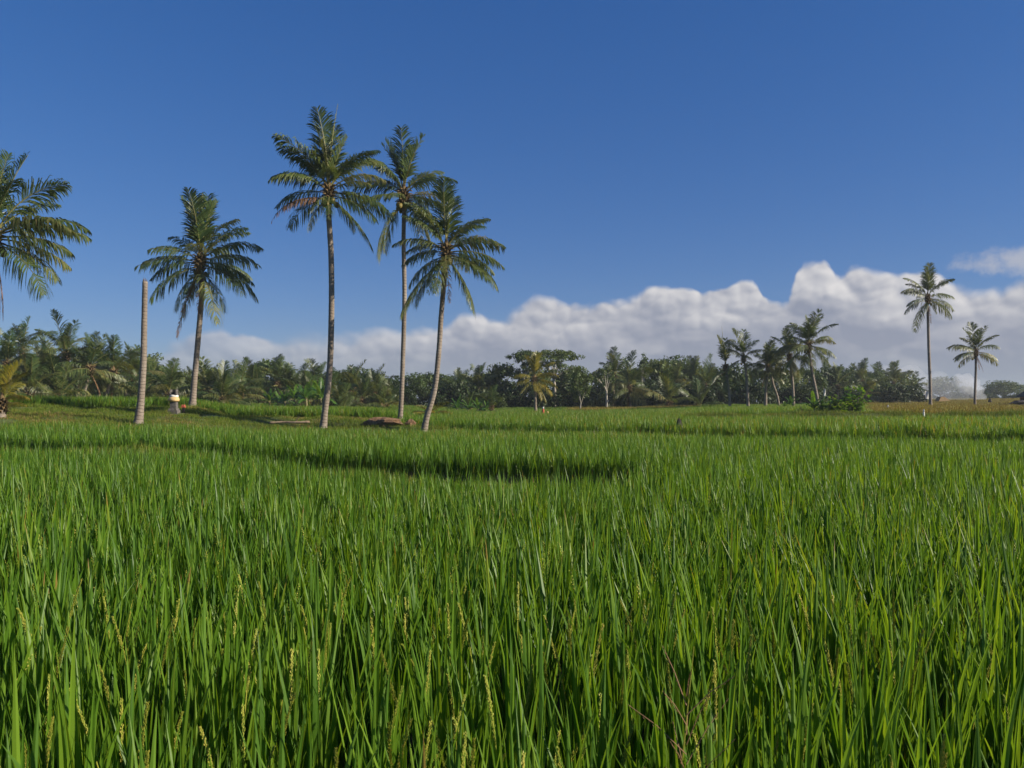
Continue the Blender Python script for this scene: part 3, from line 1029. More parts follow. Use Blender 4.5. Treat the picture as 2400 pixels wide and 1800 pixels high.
def trunk_mesh(rel, r0, r1, flare=1.7, rings=0.13, sides=10, seed=0, name="palm_trunk", roots=True):
    rr = random.Random(seed)
    Lt = sum((Vector(rel[i + 1]) - Vector(rel[i])).length for i in range(len(rel) - 1))
    n = max(14, int(Lt / rings))
    path = trunk_path(rel, n)
    rad = []
    for i in range(n + 1):
        s = i / n
        r_ = (r0 + (r1 - r0) * s) * (1 + (flare - 1) * math.exp(-s * Lt / 0.55))
        rad.append(r_ * (1 + 0.022 * (i % 2) + rr.uniform(-0.025, 0.025)))
    mb_ = MB()
    mb_.tube(path, rad, sides, 0.5)
    return mb_.mesh(name, [M['trunk']], smooth=True)


def add_crown(root, top, fronds, mat='palm', rnd=rnd, nuts=0, L=3.2, base=True, lean=(0, 0)):
    for (azd, typ, ln) in fronds:
        ms = FRONDS[(typ, mat)]
        o = obj("dead_frond" if typ.startswith('dead') else "frond", ms[rnd.randrange(len(ms))], root, Vector(top) + Vector((rnd.uniform(-.05, .05), rnd.uniform(-.05, .05), {'spear': .5, 'erect': .35, 'up': .2, 'mid': .1, 'flat': 0, 'low': -.12, 'hang': -.25}.get(typ, -.3))) * (L / 3.2))
        o.rotation_euler = (lean[0] + rnd.uniform(-.13, .13), lean[1] + rnd.uniform(-.13, .13), R(azd + rnd.uniform(-12, 12)))
        s_ = ln * L / FROND_L * rnd.uniform(0.84, 1.10)
        o.scale = (s_, s_ * (1 if rnd.random() < 0.5 else -1), s_)
    if base:
        obj("leaf_base", LEAF_BASE, root, top, (0, 0, rnd.uniform(0, 6)), L / 3.2)
    for i in range(nuts):
        a = rnd.uniform(0, 6.283)
        obj("coconut", NUT, root, Vector(top) + Vector((0.33 * math.cos(a), 0.33 * math.sin(a), -0.42 - 0.25 * rnd.random())), (rnd.uniform(-.4, .4), rnd.uniform(-.4, .4), 0), rnd.uniform(0.85, 1.15))


def big_palm(label, d, crown, path, r0, r1, fronds, L, nuts=0, mat='palm', flare=1.7, group=None, seed=1, lean=(0, 0)):
    """palm placed by where its trunk passes in the photograph; path from the foot up to the crown, pixels, all at distance d"""
    pts = [at(x, y, d) for (x, y) in path] + [at(crown[0], crown[1], d)]
    foot = pts[0].copy()
    foot.z = min(foot.z, ground_z(foot.x, foot.y))
    pts[0] = foot - Vector((0, 0, 0.12))
    root = thing("coconut_palm", label, "palm tree", foot, 0, group)
    rel = [tuple(p - foot) for p in pts]
    obj("trunk", trunk_mesh(rel, r0, r1, flare, seed=seed), root)
    add_crown(root, rel[-1], fronds, mat, random.Random(seed * 7 + 1), nuts, L, lean=lean)
    return root


E, U, Mi, Fl, Lo, Ha, De, Df, Sp = 'erect', 'up', 'mid', 'flat', 'low', 'hang', 'dead', 'deadflat', 'spear'
big_palm("tall coconut palm cut by the picture edge, with long fronds sweeping towards the bare trunk", 31, (-14, 560), [(-34, 992), (-30, 930), (-24, 800), (-18, 680)], .17, .13,
         [(60, E, 1.1), (20, E, 1.1), (300, E, 1.05), (150, E, 1.0), (10, U, 1.05), (340, U, 1.1), (40, U, 1.0), (0, Mi, 1.15), (345, Mi, 1.1), (15, Mi, 1.05), (350, Fl, 1.1), (20, Fl, 1.1), (330, Lo, 1.05), (5, Lo, 1.0), (180, Mi, 1), (200, Fl, 1), (150, U, 1), (220, Lo, 1),
          (270, Fl, .9), (90, Mi, .9), (10, De, 1.05), (350, De, .95), (180, De, .9)], 3.0, 4, seed=2)
big_palm("coconut palm on the grassy bank beside the stone shrine, with drooping lower fronds", 44.5, (469, 616), [(450, 955), (455, 900), (462, 820), (470, 730), (474, 668)], .155, .13,
         [(80, E, 1.0), (170, E, .92), (350, E, .95), (265, E, .95), (120, Sp, .9), (10, U, .95), (335, U, .95), (150, U, .7), (205, Mi, .7), (5, Mi, 1.0), (350, Fl, 1.02), (15, Fl, .9), (180, Fl, .92), (195, Fl, .85),
          (340, Lo, 1.05), (10, Lo, 1.08), (325, Ha, 1.12), (350, Ha, .95), (200, Lo, .95), (165, Ha, .95), (225, Ha, .85), (190, De, 1.05), (265, De, .8), (90, Mi, .9), (60, Fl, .9), (120, Lo, .8), (285, Mi, .8), (30, U, .85), (140, E, .9), (30, E, .85)], 3.6, 4, seed=3)
big_palm("tallest coconut palm of the three standing together, its crown highest above the paddy", 38, (771, 452), [(757, 1003), (762, 960), (773, 860), (777, 720), (776, 600), (771, 510)], .145, .12,
         [(80, E, 1.08), (260, E, 1.05), (165, E, .98), (195, U, 1.1), (150, U, 1.05), (20, E, .9), (340, Sp, 1.15), (10, U, 1.0), (345, U, .95), (180, Mi, 1.0), (200, Mi, .9), (5, Mi, .85), (340, Mi, .8), (175, Fl, .95), (20, Fl, .75),
          (0, Fl, 1.05), (350, Lo, .8), (170, Lo, .8), (345, Ha, 1.0), (10, Ha, .7), (190, Df, .95), (200, Ha, .6), (90, Mi, .9), (60, U, .9), (270, Mi, .75), (290, Lo, .7), (250, Lo, .6), (30, U, 1.0), (215, U, .95), (140, E, .9)], 3.1, 7, seed=4)
big_palm("slender coconut palm second of the three standing together, crown between its neighbours", 42, (947, 462), [(936, 998), (940, 950), (944, 850), (948, 700), (946, 570), (947, 500)], .125, .105,
         [(85, E, .95), (265, E, .95), (350, E, .9), (170, E, .85), (200, E, .8), (175, U, .85), (190, U, .8), (10, U, .7), (180, Mi, .9), (160, Mi, .8), (0, Mi, 1.0), (345, Fl, .85), (5, Fl, 1.0), (190, Fl, .7), (200, Ha, 1.1),
          (185, Ha, .85), (340, Ha, .9), (15, Lo, .8), (350, Lo, .95), (330, Ha, .7), (90, Mi, .8), (60, Fl, .8), (250, Fl, .6), (300, De, .4), (30, U, .85), (215, U, .85), (140, U, .8)], 3.35, 5, seed=5)
big_palm("shortest coconut palm of the three standing together, with a curved trunk and spreading fronds", 37.2, (1046, 592), [(991, 999), (1001, 975), (1018, 915), (1028, 830), (1034, 740), (1041, 660)], .135, .105,
         [(80, E, .95), (260, E, .9), (170, E, .95), (10, E, .9), (350, U, .8), (20, U, .9), (200, U, .85), (160, U, .9), (5, Mi, 1.0), (345, Mi, .95), (185, Mi, .9), (165, Mi, .7), (0, Fl, .95), (15, Fl, .9), (180, Fl, .9), (195, Lo, .9),
          (345, Lo, .95), (10, Lo, 1.0), (330, Ha, 1.0), (355, Ha, .9), (190, Ha, 1.15), (170, Ha, .9), (250, Ha, .8), (290, De, .8), (240, De, .7), (90, Mi, .8), (60, Fl, .8), (120, Lo, .8), (270, Lo, .7), (215, U, .8), (30, U, .85)], 3.0, 3, seed=6)
big_palm("tall lone coconut palm rising against the clouds beside the ripening rice", 82, (2174, 700), [(2181, 966), (2180, 900), (2177, 820), (2175, 745)], .155, .12,
         [(80, E, 1.0), (20, E, 1.0), (170, E, 1.0), (260, E, .95), (340, U, .95), (10, U, .95), (185, U, .95), (160, U, .85), (180, Mi, 1.05), (5, Mi, 1.0), (200, Mi, .9), (185, Fl, .95), (175, Lo, .95), (0, Fl, 1.0), (345, Lo, 1.05), (190, Ha, 1.1), (210, Ha, .8),
          (330, Ha, .55), (90, Mi, .9), (60, Fl, .8), (285, De, .7)], 3.1, 3, seed=7)
big_palm("short lone coconut palm with a round crown, beside the tall one near the smoke", 82, (2287, 826), [(2286, 964), (2285, 930), (2287, 870)], .125, .105,
         [(80, E, 1.0), (20, E, .95), (170, E, .95), (260, E, .9), (340, U, .9), (10, U, .95), (185, U, .95), (160, U, .85), (180, Mi, 1.05), (5, Mi, 1.0), (200, Mi, .9), (185, Fl, .95), (175, Fl, .9), (0, Fl, 1.0), (345, Lo, 1.05), (190, Lo, 1.0),
          (330, De, .6), (90, Mi, .9), (60, Fl, .8), (345, De, .65)], 2.65, 3, seed=8)
CLUMP = "group of palms standing in front of the wood"
std = [(0, E, 1), (137, E, .95), (275, E, 1), (52, E, .9), (190, U, 1), (327, U, .95), (105, U, .95), (242, U, 1), (20, Mi, 1), (157, Mi, 1), (295, Mi, .95), (72, Mi, .9), (210, Fl, 1), (347, Fl, 1), (125, Fl, .9), (262, Fl, .9), (40, Lo, .95), (177, Lo, 1), (315, Lo, .95), (92, Ha, .8), (200, Ha, .85), (340, De, .7)]


def turned(k_, drop=0):
    return [((a + k_) % 360, t_, l_) for (a, t_, l_) in std[:len(std) - drop]]


big_palm("coconut palm with the widest crown, tallest of the group in front of the wood", 78, (1895, 812), [(1920, 955), (1913, 920), (1903, 870)], .15, .12, turned(15), 3.3, 4, group=CLUMP, seed=9)
big_palm("coconut palm crowded under its wide-crowned neighbour in front of the wood", 80, (1850, 838), [(1860, 955), (1859, 920), (1856, 880)], .13, .11, turned(80), 2.9, 4, group=CLUMP, seed=10)
big_palm("coconut palm with a brown-tinged crown and straight trunk, between two leaning trunks", 82, (1800, 862), [(1794, 955), (1795, 910), (1798, 885)], .13, .11, turned(140), 2.6, 3, group=CLUMP, seed=11)
big_palm("small coconut palm with a leaning curved trunk beside the brown-tinged one", 84, (1806, 868), [(1827, 955), (1822, 930), (1812, 900)], .12, .10, turned(200, 5), 2.3, 2, group=CLUMP, seed=12)
big_palm("coconut palm with thin arching fronds and a bare straight trunk before the wood", 80, (1743, 840), [(1754, 955), (1751, 910), (1748, 870)], .13, .105,
         [(80, E, 1), (190, E, 1.05), (20, E, .9), (150, U, 1.1), (200, U, 1.0), (10, U, .9), (330, Mi, .9), (180, Mi, .9), (200, Lo, .9), (10, Lo, .9), (340, Ha, .9), (180, Ha, 1.0), (90, Mi, .8), (270, Fl, .7)], 2.7, 2, group=CLUMP, seed=13)
big_palm("ragged coconut palm with tightly upright fronds before the wood", 80, (1700, 862), [(1711, 956), (1709, 920), (1704, 890)], .125, .105,
         [(80, E, 1), (190, E, 1.0), (20, E, .9), (330, Sp, 1.25), (150, Sp, .8), (260, E, .9), (180, Ha, .9), (0, Lo, .8), (350, Ha, .9), (200, Lo, .9), (90, Ha, .8), (270, Ha, .8), (30, De, .7)], 2.8, 3, group=CLUMP, seed=14)
big_palm("yellow-leaved young coconut palm standing below the spreading umbrella tree", 74, (1253, 890), [(1256, 973), (1255, 950), (1254, 920)], .13, .11,
         [(80, E, 1), (190, E, 1.0), (20, E, .95), (260, E, .95), (150, U, .95), (10, U, 1.0), (200, Mi, .9), (345, Mi, 1.0), (0, Fl, .9), (180, Fl, .95), (200, Lo, 1.0), (340, Lo, 1.05), (10, Ha, .9), (170, Ha, .9), (270, Lo, .8), (90, Mi, .9), (300, Ha, .8)], 2.35, 3, 'palm_yellow', seed=15)

# the bare trunk
foot = at(324, 996, 35.0)
foot.z = min(foot.z, ground_z(foot.x, foot.y))
root = thing("palm_stump", "bare crownless palm trunk standing on the grassy bank", "tree trunk", foot)
rel = [tuple(at(x, y, 35.0) - foot) for (x, y) in [(323, 1004), (330, 940), (336, 850), (338, 760), (340, 660)]]
obj("trunk", trunk_mesh(rel, .155, .108, 1.65, seed=20), root)
mb = MB()
tp = Vector(rel[-1])
for i in range(7):
    a = i * 0.9
    mb.tube([tp + Vector((.06 * math.cos(a), .06 * math.sin(a), -.05)), tp + Vector((.08 * math.cos(a), .08 * math.sin(a), .05 + .06 * (i % 3)))], [.035, .008], 4, .5)
obj("splintered_top", mb.mesh("splintered_top", [M['fibre']]), root)

ORD = ["first", "second", "third", "fourth", "fifth", "sixth", "seventh", "eighth", "ninth", "tenth", "eleventh", "twelfth", "thirteenth", "fourteenth", "fifteenth", "sixteenth", "seventeenth", "eighteenth", "nineteenth", "twentieth"]


def far_palm(label, px, topy, d, lean_px, L, k_, group, mat='palm', nuts=0, cut=4, r=.14):
    rr = random.Random(int(px * 13 + k_))
    cy_ = topy + L * 0.92 / d * F
    x = (px - 1200) / F * d
    fx = (px + lean_px - 1200) / F * d
    gz = ground_z(fx, d)
    foot = Vector((fx, d, gz - 0.1))
    top = Vector((x, d, ZC + (HY - cy_) / F * d))
    root = thing("coconut_palm", label, "palm tree", foot, 0, group)
    h = top - foot
    if h.z > 0.6:
        rel = [(0, 0, 0), (h.x * .22, 0.1, h.z * .33), (h.x * .6, 0, h.z * .7), tuple(h)]
        obj("trunk", trunk_mesh(rel, r, r * .8, 1.5, rings=.35, sides=7, seed=k_), root)
    fr = [((a + k_ * 47) % 360, t_, l_ * rr.uniform(.85, 1.1)) for (a, t_, l_) in std]
    rr.shuffle(fr)
    add_crown(root, tuple(h), fr[:len(fr) - cut], mat, rr, nuts, L, base=True)
    return root


left_palms = [(18, 772, 84, 14), (52, 753, 96, 8), (96, 815, 90, -6), (118, 792, 100, -10), (156, 757, 92, -8), (182, 822, 104, -4), (212, 786, 90, -22), (243, 812, 100, -20), (266, 798, 94, -24), (312, 812, 98, -26), (350, 850, 104, 10),
              (394, 852, 92, 4), (436, 880, 106, 6), (486, 846, 98, 8), (520, 868, 90, 10), (562, 850, 96, -8), (606, 872, 104, 5), (652, 838, 112, 6), (700, 870, 104, 5), (742, 852, 106, 6), (776, 872, 98, -6), (826, 850, 108, 4), (878, 860, 104, -6), (800, 900, 92, 3), (455, 862, 102, -4), (540, 884, 94, 6), (590, 858, 108, 3), (675, 856, 108, -5), (722, 884, 96, 4), (850, 878, 98, 5), (905, 892, 100, -4), (330, 872, 90, 5), (140, 850, 86, 6), (70, 838, 84, -6)]
left_palms.sort()
for i, (px_, ty, d_, ln) in enumerate(left_palms):
    lab = ("coconut palm, %s from left in the treeline behind the bank" if i < 17 else "coconut palm, %s from left in the treeline past the drooping palm") % ORD[i % 17]
    far_palm(lab, px_, ty, d_ * .86, ln, 3.6 if ty < 860 else 3.2, i + 1, "palms of the treeline behind the bank", nuts=0, cut=rnd.randrange(0, 5), r=.17)
young = [(895, 905, 84), (1152, 905, 86), (1100, 915, 92)]
for i, (px_, ty, d_) in enumerate(young):
    far_palm("young coconut palm with almost no trunk, %s of those at the wood's foot" % ["nearest the gap", "rightmost", "middle"][i], px_, ty, d_, 0, 2.5, 60 + i, "young palms at the foot of the wood", cut=8)
mid_palms = [(1072, 872, 112, 3), (1122, 860, 108, -4), (1440, 823, 106, -3), (1474, 846, 100, 4), (1552, 852, 116, 2), (1584, 850, 112, -2), (1622, 848, 118, 3), (1655, 852, 110, 4), (1568, 880, 96, -3), (1640, 895, 98, 4)]
mid_palms.sort()
for i, (px_, ty, d_, ln) in enumerate(mid_palms):
    far_palm("coconut palm rising out of the dark wood, %s from the left there" % ORD[i], px_, ty, d_, ln, 3.7, 30 + i, "palms rising out of the dark wood", cut=rnd.randrange(1, 7))
hazy = [(1935, 846, 140, 0), (1962, 860, 132, 3), (1995, 852, 150, -2), (2022, 852, 142, 2), (2060, 856, 155, 0), (2096, 856, 150, 2), (2140, 872, 165, -3), (2030, 880, 130, 2), (1975, 880, 136, 2)]
hazy.sort()
for i, (px_, ty, d_, ln) in enumerate(hazy):
    far_palm("coconut palm fading in the smoke haze, %s from the left there" % ORD[i], px_, ty, d_, ln, 3.7, 50 + i, "palms fading in the smoke haze", cut=rnd.randrange(0, 5), r=.17)

# low young palm at the picture edge
foot = at(4, 985, 35.5)
foot.z = ground_z(foot.x, foot.y) - .05
root = thing("young_palm", "young palm sprouting from the bank at the picture edge, yellow leaf stalks", "palm tree", foot)
obj("trunk", trunk_mesh([(0, 0, 0), (0, 0, .3), (.02, 0, .62)], .16, .13, 1.2, seed=33), root)
add_crown(root, (.02, 0, .6), [(0, U, .75), (340, E, .7), (20, E, .7), (350, Mi, .65), (180, U, .7), (150, E, .7), (0, Fl, .5), (200, Mi, .6), (90, U, .6)], 'palm_yellow', random.Random(4), 0, 2.5)
foot = Vector(((1010 - 1200) / F * 58, 58, 0))
foot.z = ground_z(foot.x, foot.y)
root = thing("young_palm", "low yellowing palm with arching fronds behind the curved palm trunk", "palm tree", foot)
obj("trunk", trunk_mesh([(0, 0, 0), (0, 0, .2), (.0, 0, .5)], .14, .12, 1.2, seed=34), root)
add_crown(root, (0, 0, .5), [(0, Mi, .7), (340, U, .7), (20, Fl, .7), (180, Mi, .7), (200, U, .7), (160, Fl, .6), (90, U, .6), (270, Mi, .6), (190, Lo, .6)], 'palm_yellow', random.Random(9), 0, 2.4)

# ------------------------------------------------------------------ broadleaf trees and bushes
def leaf_clump(mb_, c, r, n, size, rr, flat=0.75, tint0=0.4):
    for i in range(n):
        while True:
            v_ = Vector((rr.uniform(-1, 1), rr.uniform(-1, 1), rr.uniform(-1, 1)))
            if 0.15 < v_.length < 1:
                break
        p = Vector(c) + Vector((v_.x * r, v_.y * r, v_.z * r * flat))
        nrm = (v_.normalized() * 0.7 + Vector((rr.uniform(-1, 1), rr.uniform(-1, 1), rr.uniform(-.4, 1.2)))).normalized()
        a = nrm.orthogonal().normalized()
        b = nrm.cross(a)
        th = rr.uniform(0, 6.283)
        a, b = a * math.cos(th) + b * math.sin(th), b * math.cos(th) - a * math.sin(th)
        s_ = size * rr.uniform(.6, 1.3)
        t_ = tint0 + rr.uniform(-.25, .25)
        mb_.add([tuple(p - a * s_), tuple(p + b * s_ * .42), tuple(p + a * s_), tuple(p - b * s_ * .42)], [(0, 1, 2, 3)], t_, 0)


def tree_meshes(seed, H, Rx, kind='round', mat='tree', bark='bark', leaf=0.22, n_clump=46, per=64):
    rr = random.Random(seed)
    tb, cb = MB(), MB()
    base_h = H * {'round': .30, 'oval': .25, 'umbrella': .55, 'sparse': .45, 'bush': .06}[kind]
    lean = Vector((rr.uniform(-.05, .05) * H, rr.uniform(-.05, .05) * H, 0))
    fork = Vector((lean.x * .5, lean.y * .5, base_h))
    r0 = .022 * H + .04
    tb.tube(trunk_path([(0, 0, -.3), (lean.x * .2, 0, base_h * .5), fork], 8), [r0 * (1.35 - .5 * i / 8) for i in range(9)], 7, .5)
    centres = []
    for i in range(n_clump):
        a = rr.uniform(0, 6.283)
        if kind == 'umbrella':
            q = math.sqrt(rr.random())
            layer = rr.choice([1.0, 1.0, .93, .80, .68])
            c = Vector((Rx * q * math.cos(a) * (1.05 if layer > .9 else .85), Rx * q * math.sin(a), H * (layer - .10 * q * q) - .02 * H * rr.random()))
        else:
            th = math.acos(rr.uniform(-.75, 1))
            q = rr.uniform(.55, 1.0)
            hz = H - base_h
            c = Vector((Rx * q * math.sin(th) * math.cos(a), Rx * q * math.sin(th) * math.sin(a), base_h + hz * .5 + hz * .5 * q * math.cos(th)))
            c += Vector((rr.gauss(0, .08), rr.gauss(0, .08), rr.gauss(0, .05))) * Rx
        centres.append(c + lean)
    cr = Rx * {'round': .33, 'oval': .40, 'umbrella': .20, 'sparse': .26, 'bush': .34}[kind]
    for c in centres:
        leaf_clump(cb, c, cr * rr.uniform(.7, 1.25), per, leaf, rr, .38 if kind == 'umbrella' else .8, .45)
    n_limb = 9 if kind in ('umbrella', 'sparse') else 6
    for c in rr.sample(centres, min(n_limb, len(centres))):
        mid_ = fork.lerp(c, .5) + Vector((0, 0, (.06 if kind == 'umbrella' else .02) * H))
        tb.tube(trunk_path([fork - Vector((0, 0, .2)), mid_, c], 6), [r0 * (.55 - .45 * i / 6) for i in range(7)], 5, .5)
    return tb.mesh("tree_trunk", [M[bark]], smooth=True), cb.mesh("tree_crown", [M[mat]])


TREES = {
    'round_a': (tree_meshes(1, 6.0, 3.0, 'round', leaf=.24), 6.0),
    'round_b': (tree_meshes(2, 6.0, 3.4, 'round', 'tree', leaf=.24, n_clump=50), 6.0),
    'oval': (tree_meshes(3, 7.0, 2.1, 'oval', 'tree', leaf=.22), 7.0),
    'light': (tree_meshes(4, 6.0, 2.4, 'oval', 'tree_light', 'pale_bark', leaf=.22), 6.0),
    'sparse': (tree_meshes(5, 7.0, 2.2, 'sparse', 'tree', 'pale_bark', leaf=.20, n_clump=20, per=44), 7.0),
    'umbrella': (tree_meshes(6, 8.0, 4.2, 'umbrella', 'tree', 'pale_bark', leaf=.19, n_clump=62, per=60), 8.0),
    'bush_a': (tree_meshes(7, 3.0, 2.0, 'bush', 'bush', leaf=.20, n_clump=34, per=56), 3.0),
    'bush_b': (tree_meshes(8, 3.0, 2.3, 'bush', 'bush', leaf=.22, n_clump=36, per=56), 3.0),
    'bush_c': (tree_meshes(9, 3.0, 1.8, 'bush', 'tree_light', leaf=.20, n_clump=32, per=56), 3.0),
}


rt = random.Random(99)


def tree(kind, name, label, cat, px, topy, d, group=None, rz=None, wide=1.0, sink=0.0):
    (tm, cm), H0 = TREES[kind]
    x = (px - 1200) / F * d
    gz = ground_z(x, d)
    H = ZC + (HY - topy) / F * d - gz
    s_ = H / (H0 * 1.04)
    root = thing(name, label, cat, (x, d, gz - sink), rt.uniform(0, 6.283) if rz is None else rz, group, (s_ * wide, s_ * wide, s_))
    obj("trunk", tm, root)
    obj("crown", cm, root)
    return root


tree('umbrella', "umbrella_tree", "tall spreading tree with a flat layered crown behind the yellow palm", "tree", 1300, 817, 104, rz=1.2, wide=.95)
tree('umbrella', "umbrella_tree", "smaller flat-crowned tree leaning out of the wood beside the larger one", "tree", 1228, 818, 108, rz=4.0, wide=.55)
tree('round_a', "broadleaf_tree", "dark rounded tree between the curved palm and the umbrella tree", "tree", 1180, 850, 110, rz=.4, wide=.8)
tree('light', "broadleaf_tree", "light green slender tree with a thin pale trunk beside the umbrella tree", "tree", 1360, 862, 92, rz=2, wide=.62)
tree('sparse', "broadleaf_tree", "sparse pale-stemmed tree with thin forked limbs before the dark wood", "tree", 1422, 848, 98, rz=3, wide=.8)
tree('sparse', "broadleaf_tree", "thin tree whose small tufted crown stands above the wood", "tree", 1506, 826, 110, rz=1, wide=.55)
row = [(-120, 800, 118, 'round_a'), (-40, 815, 122, 'round_b'), (40, 835, 124, 'oval'), (110, 845, 120, 'round_a'), (190, 848, 122, 'round_b'), (270, 842, 118, 'round_a'), (352, 825, 112, 'oval'), (420, 868, 118, 'round_b'), (500, 862, 120, 'round_a'), (575, 862, 116, 'round_b'),
       (628, 842, 120, 'round_a'), (690, 880, 114, 'light'), (720, 874, 122, 'round_b'), (790, 868, 120, 'round_a'), (856, 868, 116, 'round_b'), (902, 885, 118, 'round_a'), (968, 878, 114, 'round_b'), (1010, 872, 118, 'round_a'), (1048, 876, 122, 'oval'), (1095, 880, 116, 'round_b'), (1140, 872, 120, 'round_a'),
       (1255, 868, 116, 'round_b'), (1330, 852, 120, 'oval'), (1400, 872, 118, 'round_a'), (1465, 862, 120, 'round_b'), (1540, 843, 118, 'round_a'), (1580, 840, 124, 'round_b'), (1620, 848, 120, 'oval'), (1660, 858, 122, 'round_a'), (1715, 858, 118, 'round_b'), (1770, 862, 124, 'round_a'), (1830, 866, 118, 'round_b'),
       (1890, 862, 124, 'round_a'), (1945, 862, 134, 'round_b'), (2000, 866, 146, 'round_a'), (2050, 872, 150, 'round_b'), (2105, 872, 158, 'round_a')]
for i, (px_, ty, d_, kd) in enumerate(row):
    n_ = i % 10
    where = ["behind the grassy bank", "behind the tall palms", "in the dark wood", "towards the smoke"][i // 10]
    tree(kd, "broadleaf_tree", "dark broadleaf tree, %s from left in the back row %s" % (ORD[n_], where), "tree", px_, ty, d_, "broadleaf trees of the back row")
tree('round_b', "broadleaf_tree", "broad domed tree blurred by smoke behind the tall lone palm", "tree", 2205, 886, 230, wide=1.5, rz=1)
tree('round_a', "broadleaf_tree", "small grey tree at the smoke's edge below the domed one", "tree", 2262, 905, 235, wide=1.3, rz=2)
tree('round_b', "broadleaf_tree", "wide blue-grey tree alone on the skyline beyond the ripe rice", "tree", 2352, 894, 270, wide=1.9, rz=3.5)
tree('round_a', "broadleaf_tree", "low blue-grey tree beside the wide one on the skyline", "tree", 2318, 912, 272, wide=1.6, rz=.5)
tree('round_a', "broadleaf_tree", "blue-grey tree partly outside the picture on the skyline beside the hut", "tree", 2420, 910, 268, wide=1.6, rz=.9)
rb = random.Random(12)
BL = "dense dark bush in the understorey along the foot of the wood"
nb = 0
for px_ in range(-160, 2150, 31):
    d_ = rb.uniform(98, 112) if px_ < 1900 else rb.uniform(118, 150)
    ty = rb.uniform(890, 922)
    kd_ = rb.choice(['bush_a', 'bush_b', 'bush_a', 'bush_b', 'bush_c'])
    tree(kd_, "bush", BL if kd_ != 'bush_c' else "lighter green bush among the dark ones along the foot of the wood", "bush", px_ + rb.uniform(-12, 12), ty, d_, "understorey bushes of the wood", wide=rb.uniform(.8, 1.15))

for px_ in range(2150, 2480, 26):
    tree(rb.choice(['bush_a', 'bush_b']), "bush", "grey hazy bush in the far hedge beyond the ripe rice", "bush", px_ + rb.uniform(-8, 8), rb.uniform(918, 930), rb.uniform(215, 250), "far hedge beyond the ripe rice", wide=1.4)

# ------------------------------------------------------------------ bananas and garden shrubs
def banana_leaf_mesh(rr, L=1.7, W=.42, pitch=70, bend=80, torn=True):
    mb_ = MB()
    n = 14
    p = Vector((0, 0, 0))
    pts, dd = [], []
    for i in range(n + 1):
        s = i / n
        a = R(pitch - bend * s ** 1.5)
        d = Vector((math.cos(a), 0, math.sin(a)))
        pts.append(p.copy())
        dd.append(d)
        p = p + d * (L / n)
    mb_.tube(pts, [.03 * (1 - .8 * i / n) for i in range(n + 1)], 4, .7, 1, cap=False)
    for sg in (-1, 1):
        for i in range(2, n):
            s0, s1 = i / n, (i + 1) / n
            w0 = W * .5 * math.sin(math.pi * min(1, .12 + .9 * (s0 - .12))) ** .55
            w1 = W * .5 * max(0.0, math.sin(math.pi * min(1, .12 + .9 * (s1 - .12)))) ** .55
            dz0 = -.35 * w0 if not torn else -.35 * w0 * rr.uniform(.5, 2.0)
            sp = .010 if torn and rr.random() < .5 else 0.0
            up_ = dd[i].cross(Vector((0, 1, 0)))
            q0 = pts[i] + Vector((0, sg * w0, dz0)) + dd[i] * sp
            q1 = pts[i + 1] + Vector((0, sg * w1, dz0 * (w1 / max(w0, .01)))) - dd[i] * sp
            mb_.add([tuple(pts[i]), tuple(pts[i + 1]), tuple(q1), tuple(q0)], [(0, 1, 2, 3)], .45 + rr.uniform(-.2, .25), 0)
    return mb_.mesh("banana_leaf", [M['banana'], M['banana']])


rb = random.Random(31)
BAN = [banana_leaf_mesh(rb, 1.7, .46, p_, b_) for (p_, b_) in ((84, 20), (76, 50), (66, 80), (55, 95), (40, 90), (20, 80))]
mb = MB()
mb.tube([(0, 0, -.1), (.01, 0, .5), (0, .01, 1.0)], [.13, .10, .065], 8, .5)
BSTEM = mb.mesh("banana_stem", [M['banana_stem']], smooth=True)


def banana(label, px, topy, d, group=None, n=8):
    x = (px - 1200) / F * d
    gz = ground_z(x, d)
    H = ZC + (HY - topy) / F * d - gz
    s_ = H / 2.7
    root = thing("banana_plant", label, "banana plant", (x, d, gz), rb.uniform(0, 6.28), group, s_)
    obj("stem", BSTEM, root, scl=(1, 1, 1.05))
    for i in range(n):
        k_ = [0, 1, 1, 2, 2, 3, 4, 5, 3][i]
        o = obj("leaf", BAN[k_], root, (0, 0, 1.02 - .03 * i), (0, 0, i * 2.4 + rb.uniform(-.4, .4)), rb.uniform(.8, 1.1))
    return root


bans = [(632, 905, 78), (652, 912, 80), (668, 902, 76), (690, 892, 78), (704, 898, 80), (718, 886, 76), (735, 890, 79), (752, 884, 77), (765, 905, 80)]
for i, (px_, ty, d_) in enumerate(bans):
    banana("banana plant, %s from left in the grove by the tallest palm" % ORD[i], px_, ty, d_, "banana grove beyond the bank", rb.randrange(7, 10))
for i, (px_, ty, d_) in enumerate([(1072, 925, 82), (1098, 930, 84), (1120, 928, 83), (1140, 935, 85)]):
    banana("small banana plant, %s from left below the wood by the curved palm" % ORD[i], px_, ty, d_, "small bananas below the wood", 7)
banana("small bright banana plant between the palm trunks before the wood", 1853, 922, 76, None, 7)
banana("small banana plant at the foot of the brown-tinged palm", 1838, 938, 74, None, 6)
for i, (px_, ty) in enumerate([(1908, 918), (1925, 928), (1945, 935)]):
    banana("banana plant on the field bank, %s from left beside the bright shrub" % ORD[i], px_, ty, 48, "bananas on the field bank", 7)


